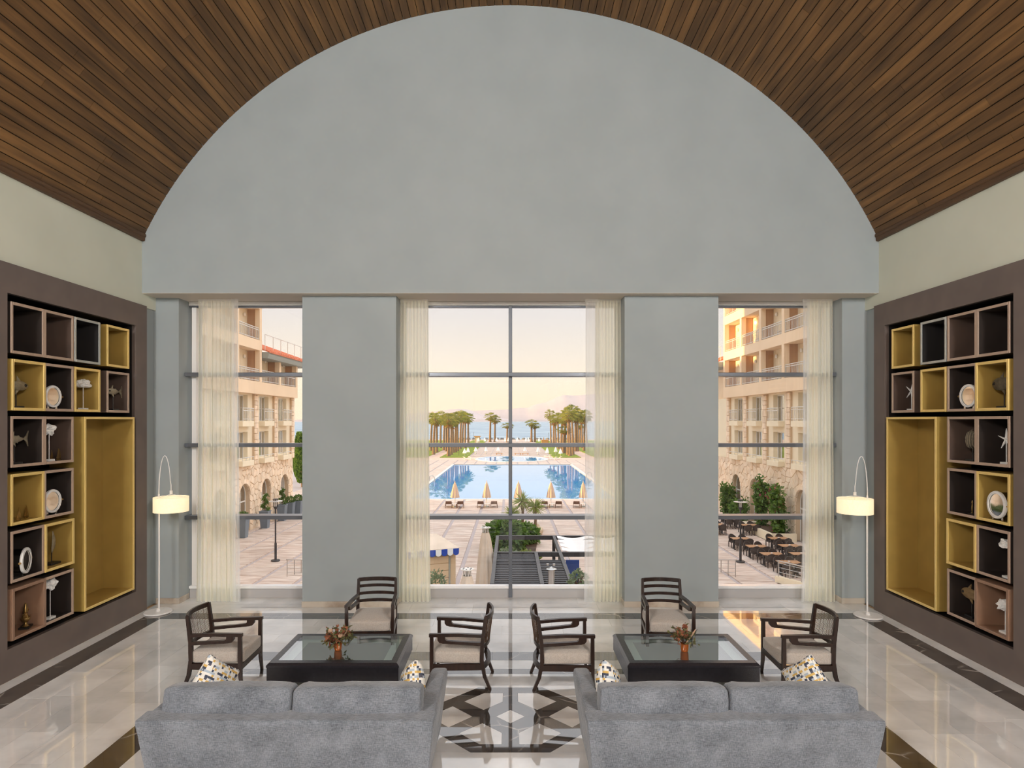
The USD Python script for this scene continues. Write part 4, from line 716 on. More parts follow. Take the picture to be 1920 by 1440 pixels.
# ------------------------------------------------------------------ hotel wings on both sides of the terrace
FX = 21.4; ZR = lambda z: CAMZ + z                        # façade plane; heights below are relative to the eye
LV = [3.26, 6.72, 10.18]                                  # balcony floors
def wing(s, y_near, y_tall, y_far, label, bay0, lower_far=None, upper_only_tall=True):
    """A wing: stone ground storey with arches, two window storeys, balconied storeys hung 0.5 m proud, roof."""
    t = thing('hotel_wing', label, 'building'); mx = (lambda m: mirx(m)) if s < 0 else (lambda m: m)
    def add(name, m, mt, parent=t, smooth=False, **k): return part(parent, name, mx(m), mt, smooth, **k)
    X0, X1 = FX, FX + 13; P = 4.37; cols = []
    y = bay0
    while y > y_near: cols.append(y); y -= P
    yend = y_far if lower_far is None else lower_far
    # ground storey core, pierced by arches
    Z0, Z1 = -9.0, -3.65
    arches = []
    for c in cols[:-1]:
        a = c - P / 2; arches.append(unary_union([sbox(a - 1.05, Z0 - .1, a + 1.05, -6.1), Polygon([(a + 1.05 * math.cos(q), -6.1 + 1.05 * math.sin(q)) for q in np.linspace(0, 2 * PI, 28)])]))
    face = sbox(y_near, Z0, yend, Z1 + .0).difference(unary_union(arches))
    sh = lambda poly, a0, a1: T(np.array((m := prism(poly, a0, a1, 'x')).vertices) + [0, 0, CAMZ], m.faces)
    add('ground_wall', sh(face, X0 + .02, X0 + .45), 'mortar'); add('ground_room', box(X0 + 1.6, X0 + 1.7, y_near, yend, ZR(Z0), ZR(Z1)), 'room_dark')
    # rough stones
    r = np.random.default_rng(21 + (s > 0)); lim = lambda yy: yy
    ya, yb = 37.0, yend; pts = []
    nst = 300
    while len(pts) < nst * 1.35:
        p = (r.uniform(ya, yb), r.uniform(Z0, Z1))
        if all((p[0] - q[0]) ** 2 + (p[1] - q[1]) ** 2 > .42 ** 2 for q in pts[-400:]) or r.random() < .002: pts.append(p)
    cells = voronoi_diagram(MultiPoint(pts), envelope=sbox(ya - 3, Z0 - 3, yb + 3, Z1 + 3)); k = 0; rest = []
    clip = face.intersection(sbox(ya, Z0, yb, Z1)).buffer(-.005)
    st = []
    for c in cells.geoms:
        g = c.buffer(-.022, join_style=2).intersection(clip)
        for q in getattr(g, 'geoms', [g]):
            if q.geom_type == 'Polygon' and q.area > .02: st.append(q.simplify(.01))
    st.sort(key=lambda q: -q.area * (1 if q.centroid.y > -7.6 else .5))
    for i, q in enumerate(st):
        ch = q.convex_hull if q.convex_hull.area < 1.08 * q.area else q
        out = .03 + .035 * r.random()
        m = stone(ch, X0 + .06, X0 - out, .02) if ch is q.convex_hull or ch.equals(q.convex_hull) else prism(q, X0 - out, X0 + .06, 'x')
        m = T(np.array(m.vertices) + [0, 0, CAMZ], m.faces)
        if i < 295: add('stone', m, 'stone_wall')
        else: rest.append(m)
    if rest: add('stonework', cat(rest), 'stone_wall', kind='stuff')
    for n_, (c, a) in enumerate(zip(cols[:-1], arches)):                       # arched doors and the voussoirs round them
        yc = c - P / 2
        if yc < 33: continue
        ring = [Polygon([(yc + rr_ * math.cos(q), -6.1 + rr_ * math.sin(q)) for rr_, q in ((1.05, q0), (1.42, q0), (1.42, q1), (1.05, q1))]) for q0, q1 in zip(np.linspace(0, PI, 10)[:-1] + .012, np.linspace(0, PI, 10)[1:] - .012)]
        for v in ring: add('voussoir', T(np.array((m := stone(v, X0 + .1, X0 - .075, .015)).vertices) + [0, 0, CAMZ], m.faces), 'stone_wall') if yc > 41 else None
        d = add('arch_door', sh(arches[n_].difference(arches[n_].buffer(-.07)).intersection(sbox(0, Z0, 99, 0)), X0 + .34, X0 + .42), 'door_white')
        part(d, 'door_bar', mx(box(X0 + .33, X0 + .41, yc - .03, yc + .03, ZR(Z0), ZR(-5.1))), 'door_white', False); part(d, 'door_bar', mx(box(X0 + .33, X0 + .41, yc - 1.0, yc + 1.0, ZR(-6.62), ZR(-6.52))), 'door_white', False)
        part(d, 'pane', mx(T(np.array((m := trimesh.creation.triangulate_polygon(arches[n_].buffer(-.06), engine='earcut'))[0])[:, [0, 0, 1]] * [0, 1, 1] + [X0 + .38, 0, CAMZ], m[1])), 'far_glass', False)
        part(d, 'drape', mx(box(X0 + .7, X0 + .78, yc - .95, yc - .35, ZR(Z0), ZR(-5.6))), 'drape', False)
    # window storeys
    for lv, (za, zb) in enumerate(((-3.65, -.48), (-.48, 2.23))):
        holes = [sbox(c - P / 2 - 1.12, za + (.55 if lv == 0 else .42), c - P / 2 + .88, zb - .12 if lv else zb - .42) for c in cols[:-1]]
        add('storey_wall', sh(sbox(y_near, za, yend, zb).difference(unary_union(holes)), X0 + .12, X0 + .55), 'render_cream')
        for c, h in zip(cols[:-1], holes):
            y0, z0, y1, z1 = h.bounds
            if y1 < 36: continue
            w = add('window_frame', sh(h.difference(unary_union([sbox(y0 + .55, z0 + .08, (y0 + y1) / 2 + .25, z1 - .09), sbox((y0 + y1) / 2 + .33, z0 + .08, y1 - .08, z1 - .09)])).difference(sbox(y0 - 1, z0 - 1, y0 + .48, z1 + 1)), X0 + .46, X0 + .53), 'door_white')
            part(w, 'pane', mx(quad((X0 + .495, y0 + .5, ZR(z0 + .05)), (0, y1 - y0 - .55, 0), (0, 0, z1 - z0 - .1))), 'far_glass', False)
            add('window_reveal', box(X0 + .45, X0 + .56, y0 - .02, y0 + .49, ZR(z0), ZR(z1)), 'render_peach'); add('room_back', box(X0 + .9, X0 + .95, y0 - .2, y1 + .2, ZR(z0), ZR(z1)), 'drape')
            zl = za + .02
            add('balcony_box', box(X0 - .38, X0 + .15, y0 - .05, y1 + .12, ZR(zl), ZR(zl + .44), .02), 'render_cream')
            if lv:
                rl = [bar((X0 - .34, y0 - .02, ZR(z)), (X0 - .34, y1 + .10, ZR(z)), .05) for z in (za + 1.50, za + 1.30, za + .62)] + [bar((X0 - .34, yy, ZR(za + .44)), (X0 - .34, yy, ZR(za + 1.5)), .03) for yy in np.linspace(y0, y1 + .08, 9)] + [bar((X0 - .34, yy, ZR(za + 1.5)), (X0 + .12, yy, ZR(za + 1.5)), .04) for yy in (y0, y1 + .08)]
            else: rl = [bar((X0 - .34, y0 - .02, ZR(za + .72)), (X0 - .34, y1 + .10, ZR(za + .72)), .05)] + [bar((X0 - .34, yy, ZR(za + .40)), (X0 - .34, yy, ZR(za + .72)), .03) for yy in np.linspace(y0, y1 + .08, 4)]
            add('railing', cat(rl), 'rail_metal')
    for c in cols:                                                             # stone piers between the bays
        if c < 36: continue
        pier = add('stone_pier', box(X0 - .02, X0 + .2, c - .36, c + .36, ZR(-3.65), ZR(2.23)), 'mortar'); z = -3.63; rp_ = np.random.default_rng(int(c * 10))
        while z < 2.2:
            h = min(rp_.uniform(.32, .6), 2.22 - z); w = rp_.uniform(-.12, .12)
            for a, b in ((c - .35, c + w - .012), (c + w + .012, c + .35)): part(pier, 'stone', mx(box(X0 - .10 - .03 * rp_.random(), X0, a, b, ZR(z + .012), ZR(z + h - .012), .02)), 'stone_wall', False)
            z += h
    # balconied storeys, hung proud of the wall below
    XB = X0 - .45
    for lv, z in enumerate(LV + [13.64]):
        ye = y_far if lv == 0 else y_tall
        lo = y_near
        add('slab_band', box(XB, X1, lo, ye + .22, ZR(z - 1.03 if lv == 0 else z - .84), ZR(z), .01), 'render_peach')
        if lv == 3: break
        zt = (LV + [13.64])[lv + 1] - .84
        for c in cols:
            if c > ye + 1 or c < 34: continue
            add('column', box(XB + .005, XB + .42, c - .21, c + .21, ZR(z), ZR(zt)), 'render_peach')
            add('party_wall', box(XB + .42, XB + 1.15, c - .12, c + .12, ZR(z), ZR(zt)), 'balcony_brown')
        add('back_wall', box(XB + 1.1, XB + 1.3, lo, ye, ZR(z), ZR(zt)), 'render_cream')
        for c in cols:
            if c - P / 2 > ye or c > ye + 1 or c < 37: continue
            y0, y1 = c - P + .21, c - .21
            d = add('balcony_door', box(XB + 1.04, XB + 1.11, y0 + .25, y0 + 2.1, ZR(z + .05), ZR(z + 2.2)), 'drape'); part(d, 'door_bar', mx(box(XB + 1.0, XB + 1.05, y0 + 1.14, y0 + 1.2, ZR(z + .05), ZR(z + 2.2))), 'door_white', False)
            rl = [bar((XB + .1, y0, ZR(z + q)), (XB + .1, y1, ZR(z + q)), .05) for q in (1.02, .86, .12)] + [bar((XB + .1, yy, ZR(z)), (XB + .1, yy, ZR(z + 1.02)), .028) for yy in np.linspace(y0 + .03, y1 - .03, 17)] + [bar((XB + .1, yy, ZR(z)), (XB + .1, yy, ZR(z + 1.02)), .06) for yy in (y0 + .03, (y0 + y1) / 2, y1 - .03)]
            add('railing', cat(rl), 'rail_metal')
            add('wall_lamp', lathe([(.001, 0), (.07, .03), (.11, .16), (.08, .3), (.001, .32)], 10, (XB + 1.0, c - .9, ZR(z + 1.9))), 'amber_lamp' if (s > 0 and lv == 1 and abs(c - 56.13) < 1) else 'door_white')
            if s > 0 and lv < 2:
                ch = add('balcony_chair', cat(box(XB + .45, XB + .95, y0 + 1.3, y0 + 1.8, ZR(z + .40), ZR(z + .46)), box(XB + .9, XB + .95, y0 + 1.3, y0 + 1.8, ZR(z + .46), ZR(z + .9)), *[box(XB + a, XB + a + .05, y0 + b, y0 + b + .05, ZR(z), ZR(z + .4)) for a in (.45, .9) for b in (1.3, 1.75)]), 'door_white')
    for c in cols:
        if c < 40: continue
        for zz in (z for z in LV if z <= 10): pass
    add('end_wall', box(XB + .3, X1, y_tall - .05, y_tall + .2, ZR(5.8), ZR(13.64)), 'render_peach') if y_tall != y_far or lower_far else None
    add('core', box(X0 + 2.3, X1, y_near, y_far + .1, ZR(-9), ZR(13.5 if y_tall == y_far else 5.8)), 'render_cream'); 
    if y_tall != y_far: add('core', box(X0 + 2.3, X1, y_near, y_tall, ZR(5.8), ZR(13.5)), 'render_cream')
    # far end: lower roof with red tiles
    ya, yb = (y_tall + .2, y_far + 2.2) if y_tall != y_far else (y_far + .25, (lower_far or y_far) + 2)
    if ya < yb:
        XE = XB - .55
        add('eave', prism([(XE, ZR(5.55)), (XE + .1, ZR(5.30)), (X1 + .3, ZR(5.55)), (X1 + .3, ZR(5.8)), (XE, ZR(5.8))], ya, yb, 'y'), 'fascia_grey')
        n = int((yb - ya) / .42); sl = []
        for i in range(n):
            y0 = ya + i * (yb - ya) / n; y1 = ya + (i + 1) * (yb - ya) / n - .02
            add('roof_tile', hull([(x, y, ZR(z + o)) for (x, z) in ((XE - .08, 5.75), (XE + 6.9, 8.25)) for y, o in ((y0, 0), (y0, .12), (y1, 0), (y1, .12), ((y0 + y1) / 2, .26))]), 'roof_tile')
        add('roof_back', hull([(x, y, ZR(z)) for (x, z) in ((XE + 6.8, 8.25), (X1 + .4, 5.6), (XE + 6.8, 5.6)) for y in (ya, yb)]), 'roof_tile')
        add('roof_rail', cat([bar((XE + .3, ya, ZR(7.3)), (XE + .3, yb, ZR(7.3)), .05)] + [bar((XE + .3, y, ZR(5.9)), (XE + .3, y, ZR(7.3)), .04) for y in np.linspace(ya, yb, 7)]), 'rail_metal')
        if lower_far:
            add('core', box(X0 + .6, X1, y_far, lower_far, ZR(2.2), ZR(5.6)), 'render_peach'); add('core', box(X0 + .5, X1, y_far, lower_far, ZR(-9), ZR(2.2)), 'render_cream')
    return t
wing(-1, 12, 52.0, 60.7, 'hotel wing with a red-tiled lower end, beyond the window with grey planters', 60.7)
wing(1, 12, 60.7, 60.7, 'tall hotel wing with a glowing balcony lamp, beyond the outdoor dining tables', 60.7, lower_far=66)
# ------------------------------------------------------------------ palms
def palm(label, H, seed, dead=1.0):
    r = np.random.default_rng(seed); t = thing('palm_tree', label, 'palm tree')
    z = np.linspace(0, 1, 26); lean = r.uniform(-.35, .35, 2); P = np.c_[lean[0] * z ** 2, lean[1] * z ** 2, z * (H - 1.3)]
    part(t, 'trunk', tube(P, (.27 - .09 * z + .10 * np.exp(-z * 14)) * (1 + .06 * (np.arange(26) % 2)), 9), 'palm_trunk', 30); top = P[-1]
    n = 30; an = np.arange(n) * 2.399; el = np.linspace(1.4, -1.2, n) + r.normal(0, .2, n); ms = []
    def fan(c, d, R_, k=9, spread=1.05, droop=.25):
        d = unit(d); sd = unit(np.cross(d, [0, 0, 1.0])); up = np.cross(sd, d); V = [c]; F = []
        for q in range(k):
            a0, a1, am = [spread * (2 * (q + w) / k - 1) for w in (.14, .86, .5)]
            for a, rr in ((a0, .62), (am, 1.0), (a1, .62)):
                p = c + (d * math.cos(a) + sd * math.sin(a)) * R_ * rr + up * (.10 * R_ * (q % 2)) - np.array([0, 0, droop * R_ * (rr ** 2) * (1 + .6 * abs(a))]); V.append(p)
            b = 1 + 3 * q; F += [[0, b, b + 1], [0, b + 1, b + 2]]
        return T(V, F)
    stems = []
    for i in range(n):
        d = np.array([math.cos(an[i]) * math.cos(el[i]), math.sin(an[i]) * math.cos(el[i]), math.sin(el[i])]); L = r.uniform(.7, .95); e = top + d * L + (0, 0, .25 - .10 * L)
        stems.append(tube([top, (top + e) / 2 + (0, 0, .06), e], .02, 3, cap=False)); ms.append(fan(e, d + (0, 0, -.25), r.uniform(.9, 1.25), 7, .95, .25))
    part(t, 'frond_stem', cat(stems), 'palm_frond', False); part(t, 'fronds', cat(ms), 'palm_frond', False)
    sk = [];
    for i in range(int(30 * dead)):
        a = r.uniform(0, 6.28); zz = r.uniform(-1.6 * dead, -.1); c = top + (.2 * math.cos(a), .2 * math.sin(a), zz); sk.append(fan(c, np.array([math.cos(a), math.sin(a), -1.6]), r.uniform(.6, .95), 5, .6, .1))
    if sk: part(t, 'dry_skirt', cat(sk), 'palm_skirt', False)
    return t
PL = [(808, 845, 775), (813, 852, 776), (819, 848, 779), (826, 840, 773), (832, 844, 778), (837, 846, 781), (841, 855.5, 776), (846, 853, 784), (850, 849, 777), (854, 848, 775), (858, 846, 774), (863, 842, 772), (867, 838, 773), (872, 840, 775), (878, 838, 776)]
PR = [(1033, 832, 769), (1038, 838, 779), (1042, 830, 787), (1047, 842, 776), (1052, 846, 773), (1056, 850, 800), (1060, 850, 777), (1065, 853, 765), (1069, 855, 767), (1074, 853.5, 761), (1079, 846, 771), (1083, 846, 768), (1087, 836, 792), (1091, 840, 778), (1095, 845, 772), (1100, 838, 770)]
PM = [(919, 829, 775), (928, 829, 780), (951, 829.5, 794), (996.5, 829, 788), (1003, 829, 794)]
pp = []; rp_ = np.random.default_rng(31)
for k, (grp, lab, L) in enumerate((('palms on the lawn by the left-side path', 'fan palm in the grove beyond the kiosk', PL), ('palms on the lawn by the right-side path', 'fan palm in the grove beyond the slung canopy', PR), ('palms on the shore', '', PM))):
    for i, (px, by, ty) in enumerate(L):
        p = G(px, by); H = (by - ty) * p[1] / FPX
        l = lab if k < 2 else ['taller palm of the shoreline pair beside the beach hut', 'lower palm of the shoreline pair beside the beach hut', 'shoreline palm behind the window mullion', 'taller palm of the shoreline pair across from the hut', 'lower palm of the shoreline pair across from the hut'][i]
        if k < 2: l += f', {ORD[i if k == 0 else len(L) - 1 - i]} from the curtain'
        if len(pp) < 3:
            pp.append((palm(l, H, 50 + i, [1, .7, .9][i]), H)); x = stage.GetPrimAtPath(pp[-1][0]); x.RemoveProperty('xformOp:translate'); UsdGeom.Xformable(x).ClearXformOpOrder(); place(x, p, rp_.uniform(0, 6), (1.35, 1.35, 1)); say(x, group=grp); continue
        q, h0 = pp[int(rp_.integers(0, 3))]; f = H / h0; w = (1.75 if k == 2 else 1.32) * rp_.uniform(.92, 1.12); c = copy(q, l, p, rp_.uniform(0, 6), grp, sc=(w, w, f))

# ------------------------------------------------------------------ poolside: parasols, loungers, tables
def parasol(label, loc, H=2.66, r=.42, m='canvas_tan', group=None, name='folded_parasol'):
    t = thing(name, label, 'parasol', loc, 0, group); part(t, 'pole', tube([(0, 0, 0), (0, 0, H)], .03, 8), 'rail_metal', 40); part(t, 'foot', disc(.26, 0, .07, 20), 'fascia_grey', 30)
    F = lambda u, v: np.stack([(lambda rr, a: rr * np.cos(a))(r * (1 - u) ** .75 * (1 + .13 * np.sin(v * 16 * PI)) + .03, v * 2 * PI), (lambda rr, a: rr * np.sin(a))(r * (1 - u) ** .75 * (1 + .13 * np.sin(v * 16 * PI)) + .03, v * 2 * PI), H * (.36 + .62 * u) + .03 * np.sin(v * 16 * PI) * (1 - u)], -1)
    part(t, 'canopy', surf(F, 7, 49), m, True); part(t, 'finial', ball((.04, .04, .06), (0, 0, H + .02), 1), m, True); return t
def lounger(label, loc, rz, m, group):
    t = thing('sun_lounger', label, 'sun lounger', loc, rz, group)
    for s in (-1, 1):
        part(t, 'rail', bar((s * .33, .55, .33), (s * .33, 1.9, .33), .05), m, False)
        for y in (.1, 1.8): part(t, 'leg', bar((s * .33, y, 0), (s * .33, y, .33), .05), m, False)
        part(t, 'rail', bar((s * .33, 0, .33), (s * .33, .6, .33), .05), m, False)
    part(t, 'seat', box(-.31, .31, .6, 1.88, .33, .37), m, False); part(t, 'backrest', hull([(x, y, z) for x in (-.31, .31) for y, z in ((.62, .33), (.62, .37), (.02, .74), (-.02, .71))]), m, False); return t
def side_table(label, loc, group):
    t = thing('side_table', label, 'side table', loc, 0, group); part(t, 'top', box(-.26, .26, -.26, .26, .42, .45), 'door_white', False)
    for x in (-.22, .22):
        for y in (-.22, .22): part(t, 'leg', bar((x, y, 0), (x, y, .42), .04), 'lounger_brown', False)
    return t
ordn = ['first', 'second', 'third', 'fourth', 'fifth', 'sixth', 'seventh', 'eighth', 'ninth', 'tenth', 'eleventh']
pz = None
for i, px in enumerate((853, 912.5, 972, 1033, 1093.5)):
    p = G(px, 950); l = f'folded beige parasol at the near pool edge, {ordn[i]} counting from the kiosk side'; g = 'folded parasols at the near pool edge'
    pz = copy(pz0, l, p, i, g) if pz else (pz0 := parasol(l, p, group=g))
    pz = True
lz = None
for i, (px, tilt) in enumerate(((841, .08), (863.5, .12), (901, .05), (926.5, .04), (984.5, 0), (1021, -.06), (1047.5, -.08), (1081, -.10))):
    p = G(px, 953); l = f'brown sun lounger facing the pool, {ordn[i]} counting from the kiosk side'; g = 'brown loungers at the near pool edge'
    lz = copy(lz0, l, p, tilt, g) if lz else (lz0 := lounger(l, p, tilt, 'lounger_brown', g)); lz = True
tz = None
for i, px in enumerate((852.3, 913.3, 1034.3, 1093.0)):
    p = G(px, 951.5) - np.array([0, .35, 0]); l = f'white-topped small table between loungers, {ordn[i]} counting from the kiosk side'
    tz = copy(tz0, l, p, 0) if tz else (tz0 := side_table(l, p, 'small tables between the loungers')); tz = True
fz = None
for i, (px, by, ty) in enumerate(((871, 855, 841), (877.5, 853, 838.5), (892, 851, 837.5), (911, 851, 837.5), (934, 849, 837.5), (984.5, 850, 837.5), (1009, 852, 837.5), (1026, 855, 838.5), (1042, 852.5, 837.5), (1051, 855.5, 841))):
    p = G(px, by); H = (by - ty) * p[1] / FPX; l = f'folded white parasol round the oval pool, {ordn[i]} counting from the grove by the red-tiled wing'
    if fz: copy(fz, l, p, i, sc=(1, 1, H / fH))
    else: fz = parasol(l, p, H, .45, 'canvas_white', 'white parasols round the oval pool'); fH = H
wl = None
for i, (px, by, rz) in enumerate(((869, 862.5, -.9), (879, 861.5, -.9), (1033, 858, .9), (1043, 862.5, .9), (1053, 861.5, .9))):
    p = G(px, by); l = f'white sun lounger by the oval pool, {ordn[i]} counting from the grove by the red-tiled wing'
    if wl: copy(wl, l, p, rz)
    else: wl = lounger(l, p, rz, 'pool_edge', 'white loungers by the oval pool')
for i, px in enumerate((897, 909, 931, 947, 953, 970, 986, 991, 1011, 1035, 1051)):
    p = G(px, 831.5); copy(fz, f'small white parasol folded on the distant beach, {ordn[i]} counting from the hut', p, i, 'white parasols on the beach', sc=(1.0 + .3 * (i % 3 == 2), 1.0, 2.4 / fH))
t = thing('beach_hut', 'small pale hut with a flat brown roof near the shore', 'hut', G(895, 831)); part(t, 'wall', box(-1.0, 1.0, -.8, .8, 0, 2.6), 'kiosk_wall', False); part(t, 'roof', box(-1.3, 1.3, -1.1, 1.1, 2.6, 2.85), 'teak', False); part(t, 'door', box(-.4, .4, -.84, -.78, 0, 2.0), 'door_white', False)
t = thing('wooden_platform', 'orange wooden lifeguard platform at the shore', 'platform', G(1022, 831)); part(t, 'deck', box(-1.4, 1.4, -.8, .8, 0, 1.3), 'teak', False); part(t, 'post', bar((-.5, 0, 1.3), (-.5, 0, 2.3), .3), 'teak', False)
for i, (px, l) in enumerate(((936, 'teak pool bar table nearer the shoreline hut'), (985, 'teak pool bar table nearer the lifeguard platform'), (971, 'long low teak bench beyond the oval pool'))):
    t = thing('teak_bench', l, 'bench', G(px, 853)); part(t, 'seat', box(-.9, .9, -.25, .25, .38, .46), 'teak', False); part(t, 'support', box(-.75, -.6, -.22, .22, 0, .38), 'teak', False); part(t, 'support', box(.6, .75, -.22, .22, 0, .38), 'teak', False)
for i, (px, by, ty) in enumerate(((860.5, 854, 838), (1059.5, 854, 838), (881, 832, 812), (888.5, 832, 811), (1028.5, 832, 812))):
    p = G(px, by); H = (by - ty) * p[1] / FPX; t = thing('path_light', ['dark path light on the lawn by the left-side grove', 'dark path light on the lawn by the right-side grove', 'dark lamp pole before the sea, beside the left-side grove', 'taller dark lamp pole before the sea, beside the hut', 'dark lamp pole before the sea, beside the right-side grove'][i], 'lamp post', p); part(t, 'pole', tube([(0, 0, 0), (0, 0, H)], .05, 6), 'dark_metal', False); part(t, 'head', disc(.16, H - .05, H + .06, 10), 'dark_metal', False)

# ------------------------------------------------------------------ garden island
def scatter(name, label, catg, base, n, R_, H, size, m, seed, pts=None, trunk=True):
    r = np.random.default_rng(seed); t = thing(name, label, catg, base); q = unit(r.normal(0, 1, (n, 3))) * r.uniform(.55, 1, (n, 1)) ** .5; lump = 1 + .35 * (meshkit.fbm(q * 2.2 + seed, 3, seed)[:, None] - .5) * 2
    c = q * np.array([R_, R_, H / 2]) * lump + (0, 0, H * .52); d = unit(q + r.normal(0, .6, (n, 3)) + (0, 0, .25)); sd = unit(np.cross(d, r.normal(0, 1, (n, 3))))
    part(t, 'foliage', blades(c, d, sd, size * r.uniform(.7, 1.3, n), size * .5, .2), m, False)
    part(t, 'stem', cat([tube([(0, 0, 0), (.25 * R_ * math.cos(a), .25 * R_ * math.sin(a), H * .3), (.5 * R_ * math.cos(a), .5 * R_ * math.sin(a), H * .75)], [.05, .04, .02], 5) for a in (0, 1.4, 2.6, 4, 5.3)]), 'twig', False); return t
def yucca(label, base, H, R_, seed):
    r = np.random.default_rng(seed); t = thing('yucca', label, 'yucca', base); part(t, 'stem', tube([(0, 0, 0), (.06, 0, H * .5), (0, 0, H)], [.14, .11, .10], 8), 'palm_trunk', 30)
    n = 110; q = unit(r.normal(0, 1, (n, 3)) + (0, 0, .35)); sd = unit(np.cross(q, r.normal(0, 1, (n, 3)))); part(t, 'leaf_crown', blades(np.tile([0, 0, H], (n, 1)) + q * .05, q, sd, R_ * r.uniform(.75, 1.1, n), .085, .12, .35), 'yucca', False)
yucca('tallest spiky yucca in the garden island, in line with the mullion', G(979, 992), 2.35, 1.05, 1); yucca('spiky yucca in the garden island beside the pale rocks', G(1003, 993), 1.9, 1.15, 2); yucca('low spiky yucca at the edge of the garden island', G(961, 994), 1.35, 1.0, 3)
scatter('garden_bush', 'large rounded green bush in front of the yuccas', 'bush', G(950, 1033), 2600, 1.25, 2.1, .42, 'bush_green', 4)
scatter('garden_bush', 'smaller green bush beside the pale rocks', 'bush', G(984, 1020), 1400, .9, 1.35, .32, 'bush_green', 5)
scatter('garden_bush', 'grey-green flowering shrub seen through the dark pergola', 'bush', (-.2, 35.6, ZG), 1800, .95, 1.5, .2, 'bush_grey', 6)
scatter('garden_bush', 'yellow-green shrub at the corner of the dark pergola', 'bush', (1.0, 36.2, ZG), 1200, .7, 1.3, .22, 'yucca', 7)
t = thing('soil_bed', 'dark low kerbed bed under the garden island plants', 'garden bed', (0, 0, 0)); part(t, 'soil', prism([(-1.2, 40.8), (1.6, 40.8), (2.0, 46), (2.2, 53.5), (.2, 53.5), (-.6, 46)], ZG + .002, ZG + .12, 'z'), 'twig', False)
for i, (px, py, r_) in enumerate(((992, 1000, .34), (1000, 996, .42), (1008, 1000, .40), (1001, 1003, .36), (1012, 995, .34), (994, 992, .36), (1005, 989, .38), (988, 1004, .28))):
    g = G(px, py + 2); m = ball((r_, r_ * .8, r_ * .8), (0, 0, r_ * .5), 3); v = np.array(m.vertices); m.vertices = v * (1 + .6 * (meshkit.fbm(v * 3 + i * 7, 3, i)[:, None] - .5)); tt = thing('garden_rock', f'pale boulder beside the yuccas, {["lowest at the bush", "large in the middle", "beside the paving, lower", "lowest at the paving", "topmost toward the paving", "topmost toward the bush", "at the top of the heap", "small one under the leaves"][i]}', 'rock', g, i * 1.3, 'pale boulders beside the yuccas'); part(tt, 'stone', m, 'rock', 40)

# ------------------------------------------------------------------ kiosk, big folded parasols, pergola
K = thing('kiosk', 'beige kiosk with a blue and white scalloped awning', 'kiosk', (-2.72, 31.0, ZG), .38)
part(K, 'wall', box(-4.2, 0, .05, 2.6, 0, 2.55, .02), 'kiosk_wall', False)
for k in range(6): part(K, 'shutter_board', box(-3.9, -.38, .015, .07, .12 + k * .36, .12 + k * .36 + .34, .008), 'kiosk_wall', False)
part(K, 'frame', cat(box(-.38, -.30, -.01, .08, 0, 2.32), box(-3.98, -3.9, -.01, .08, 0, 2.32), box(-3.98, -.30, -.01, .08, 2.28, 2.36)), 'fascia_grey', False)
part(K, 'roof', hull([(x, y, z) for x, y, z in ((-4.4, -.15, 2.66), (.12, -.15, 2.66), (-4.4, 2.75, 2.66), (.12, 2.75, 2.66), (-4.0, 1.1, 3.22), (-.75, 1.1, 3.22), (-4.4, -.15, 2.60), (.12, -.15, 2.60))]), 'canvas', False)
for k in range(15):
    x0 = -4.4 + k * .3; g = unary_union([sbox(x0, 2.44, x0 + .292, 2.64), Polygon([(x0 + .146 + .146 * math.cos(a), 2.44 + .13 * math.sin(a)) for a in np.linspace(PI, 2 * PI, 9)])]); part(K, 'scallop', prism(g, -.19, -.165, 'y'), 'awning_blue' if k % 2 == 0 else 'awning_white', False)
def big_parasol(label, loc, H, rz):
    t = thing('giant_parasol', label, 'parasol', loc, rz, 'giant folded parasols'); part(t, 'pole', tube([(0, 0, 0), (0, 0, H)], .06, 10), 'rail_metal', 40)
    part(t, 'cap_plate', disc(.25, H, H + .03, 28), 'door_white', 30)
    for k in range(6): a = k * PI / 3; part(t, 'cap_bolt', disc(.025, H + .03, H + .05, 8, (.16 * math.cos(a), .16 * math.sin(a), 0)), 'dark_metal', 30)
    part(t, 'hub', cat([bar((.14 * math.cos(a), .14 * math.sin(a), H - .28), (.14 * math.cos(a), .14 * math.sin(a), H), .035) for a in np.arange(8) * PI / 4]), 'rail_metal', False)
    def F(u, v):
        a = v * 2 * PI; r = (.17 + .26 * u ** .6 + .05 * u) * (1 + .16 * np.sin(a * 8) * u ** .5 + .10 * np.sin(a * 3 + 1) * u); return np.stack([r * np.cos(a), r * np.sin(a), H - .22 - (H - 1.0) * u + .12 * np.sin(a * 2 + 1) * u], -1)
    part(t, 'canopy', surf(F, 14, 65), 'canvas', True); return t
b0 = big_parasol('giant folded beige parasol standing before the dark pergola', (-1.22, 30.4, ZG), 3.74, 0)
p = W(876, 1068, 23.5); big_parasol('giant folded beige parasol with its white cap just above the sill', (p[0], p[1], ZG), p[2] - ZG, .4)
PG = thing('pergola', 'dark metal pergola with louvre slats and a white slung canopy bay', 'pergola', (0, 0, 0)); zt = CAMZ - 6.4
for y in (34.5, 30.2): part(PG, 'beam', box(-.77, 6.2, y - .09, y + .09, zt - .22, zt), 'dark_metal', False)
for x, y0, y1 in ((-.72, 24.3, 34.5), (2.42, 24.3, 34.5), (6.1, 24.3, 34.5), (1.25, 24.3, 30.2)): part(PG, 'beam', box(x - .08, x + .08, y0, y1, zt - .22, zt - .002), 'dark_metal', False)
for x in (-.72, 2.42, 6.1):
    for y in (34.5, 30.2, 24.4): part(PG, 'post', box(x - .085, x + .085, y - .085, y + .085, ZG, zt - .005), 'dark_metal', False)
